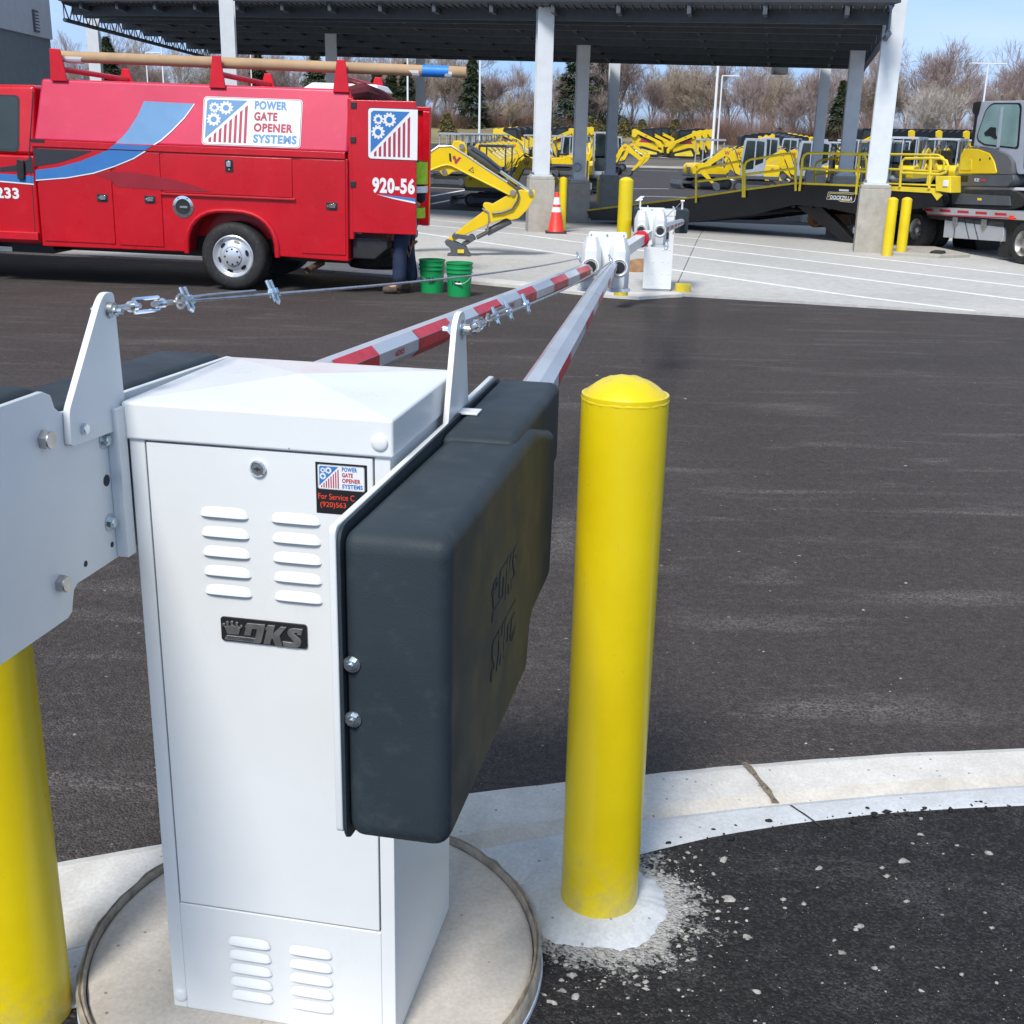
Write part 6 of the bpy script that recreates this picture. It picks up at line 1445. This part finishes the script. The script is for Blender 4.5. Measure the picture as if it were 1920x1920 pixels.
def bush(name, seed, h, rad, mt, n=500, leaf=.0):
    rnd = random.Random(seed); t = thing(name, 'x', 'bush'); m = MB().m(mt)
    for i in range(n):
        a = rnd.uniform(0, 6.283); rr = rad*rnd.random()**.6; b = V((rr*.6*math.cos(a), rr*.6*math.sin(a), -.1)); e = V((rr*math.cos(a)+rnd.gauss(0, .12), rr*math.sin(a)+rnd.gauss(0, .12), h*(1-.5*(rr/rad)**2)*rnd.uniform(.45, 1)))
        if leaf:
            c = b+(e-b)*rnd.uniform(.3, 1); x = V((rnd.gauss(0, 1), rnd.gauss(0, 1), rnd.gauss(0, 1))).normalized()*leaf; y = V((rnd.gauss(0, 1), rnd.gauss(0, 1), rnd.gauss(0, 1))).normalized()*leaf; m.add([c-x, c+x, c+y], [(0, 1, 2)])
        else:
            x = V((-math.sin(a), math.cos(a), 0))*.010; mid = (b+e)/2+V((rnd.gauss(0, .1), rnd.gauss(0, .1), 0)); m.add([b-x, b+x, mid+x, mid-x, e], [(0, 1, 2, 3), (3, 2, 4)])
    m.build('crown', t, smooth=False, recalc=False); return t
rt = random.Random(21)
BT = [bare_tree('bare_tree', 3, 9.5, .75, TWIG, BARK), bare_tree('bare_tree', 8, 11, .62, TWIG, BARK), bare_tree('bare_tree', 14, 10, .85, TWIG2, BARK), bare_tree('bare_tree', 19, 10.5, .70, TWIG, BARK, .06, 2), bare_tree('bare_tree', 25, 8.5, .8, TWIG2, BARK, 0, 3)]
jobs = []
px = -60.
while px < 1990:
    jobs.append([px+rt.uniform(-9, 9), rt.uniform(150, 166) if px < 1300 else rt.uniform(133, 150), rt.randrange(5), rt.uniform(.68, 1.28), 0]); px += rt.uniform(27, 42)
for k in range(20): jobs.append([rt.uniform(-40, 1960), rt.uniform(144, 152), rt.randrange(5), rt.uniform(.42, .62), 1])
for k in range(12): jobs.append([rt.uniform(-40, 1960), rt.uniform(172, 195), rt.randrange(5), rt.uniform(1.0, 1.3), 2])
jobs.sort(key=lambda j: (j[4], j[0])); cnt = [0, 0, 0]
use = set(); GT = 'bare trees along the grass bank'
for px, Y, k, s_, kl in jobs:
    i = cnt[kl]; cnt[kl] += 1
    loc = V((*at(px, Y).xy, g(Y)-.1)); lb = '%s %s' % (nth(i), ('leafless tree from the left in the main tree line behind the machines', 'small young leafless tree from the left along the grass bank', 'leafless tree from the left in the farthest tree row')[kl]); rz = rt.uniform(0, 6.28)
    if k not in use: use.add(k); place(BT[k], loc, rz, s_); BT[k]['label'] = lb; BT[k]['group'] = GT
    else: dup(BT[k], loc, rz, lb, GT, s_)
bt = bare_tree('birch_tree', 31, 8.5, .72, BIRCH, BIRCH, .08, 3); place(bt, V((*at(1722, 124).xy, g(124)-.1)), .5, .92); bt['label'] = 'pale barked birch with many stems right of the right white column'
CF = [conifer('spruce_tree', 2, 10.5, 2.6, NEEDLE), conifer('spruce_tree', 5, 9, 2.0, NEEDLE), conifer('juniper_tree', 7, 2.4, .9, NEEDLE2)]
SP = [(1078, 148, 0, 1.08, 'tall dark spruce beside the second middle column'), (1124, 150, 0, .85, 'dark spruce just right of the tallest one under the canopy'), (884, 149, 1, .92, 'dark spruce left of the lamp post above the excavator row'),
      (762, 147, 1, .82, 'dark spruce above the open van doors'), (708, 146, 1, .78, 'small dark spruce behind the end of the cardboard tube'), (735, 148, 0, .66, 'dark spruce between the two by the van doors'), (1567, 131, 1, .78, 'dark spruce between the two right grey columns'), (216, 147, 1, 1.05, 'dark pointed spruce left of the tall lamp post above the van'),
      (492, 148, 1, .9, 'dark spruce right of the left white column above the van'), (596, 147, 0, .85, 'broad dark spruce above the middle of the van rack')]
u2_ = set()
for px, Y, k, s_, lb in SP:
    loc = V((*at(px, Y).xy, g(Y)-.1))
    if k not in u2_: u2_.add(k); place(CF[k], loc, 0, s_); CF[k]['label'] = lb; CF[k]['group'] = 'spruces in the tree line'
    else: dup(CF[k], loc, rt.uniform(0, 6), lb, 'spruces in the tree line', s_)
JN = [(838, 141, .9, 'small olive juniper on the bank right of the open van door'), (1098, 139, .95, 'olive juniper on the bank beside the second middle column'), (1118, 140, .8, 'small juniper on the bank left of the third middle column'), (1168, 141, .85, 'small green juniper on the bank right of the third middle column'), (1200, 142, .8, 'round olive juniper above the right facing track loader'), (1262, 140, .9, 'yellowish juniper above the pair of track loaders'), (1318, 138, .9, 'narrow juniper left of the thick lamp post'), (1456, 134, .8, 'olive juniper above the row of loaders by the ramp'), (1336, 139, 1.0, 'brownish juniper between the lamp posts')]
for i, (px, Y, s_, lb) in enumerate(JN):
    loc = V((*at(px, Y).xy, g(Y)-.1))
    if i == 0: place(CF[2], loc, 0, s_); CF[2]['label'] = lb; CF[2]['group'] = 'junipers on the bank'
    else: dup(CF[2], loc, i*1.3, lb, 'junipers on the bank', s_)
ro = bush('rust_leaved_shrub', 4, 3.0, .7, RUST, 500, .11); place(ro, V((*at(1349, 138).xy, g(138)))); ro['label'] = 'rust orange leaved young tree right of the lamp posts'
yg = bush('evergreen_shrub', 6, 2.9, 1.6, NEEDLE2, 900, .13); place(yg, V((*at(1757, 118).xy, g(118)))); yg['label'] = 'yellow green rounded shrub left of the loaded excavator'
br_ = bush('brush_thicket', 9, 3.9, 4.2, BRUSH, 1300); ub = False
n = 0
for px in range(-20, 1960, 52):
    Y = rt.uniform(146, 156) if px < 1300 else rt.uniform(126, 140); loc = V((*at(px+rt.uniform(-15, 15), Y).xy, g(Y)-.1)); lb = '%s reddish brush thicket from the left along the foot of the tree line' % nth(n); n += 1; s_ = (rt.uniform(.9, 1.3), 1, rt.uniform(.5, .95) if px < 1300 else rt.uniform(.9, 1.35))
    if not ub: ub = True; place(br_, loc, 0, s_); br_['label'] = lb; br_['group'] = 'brush along the tree line'
    else: dup(br_, loc, rt.uniform(0, 6), lb, 'brush along the tree line', s_)
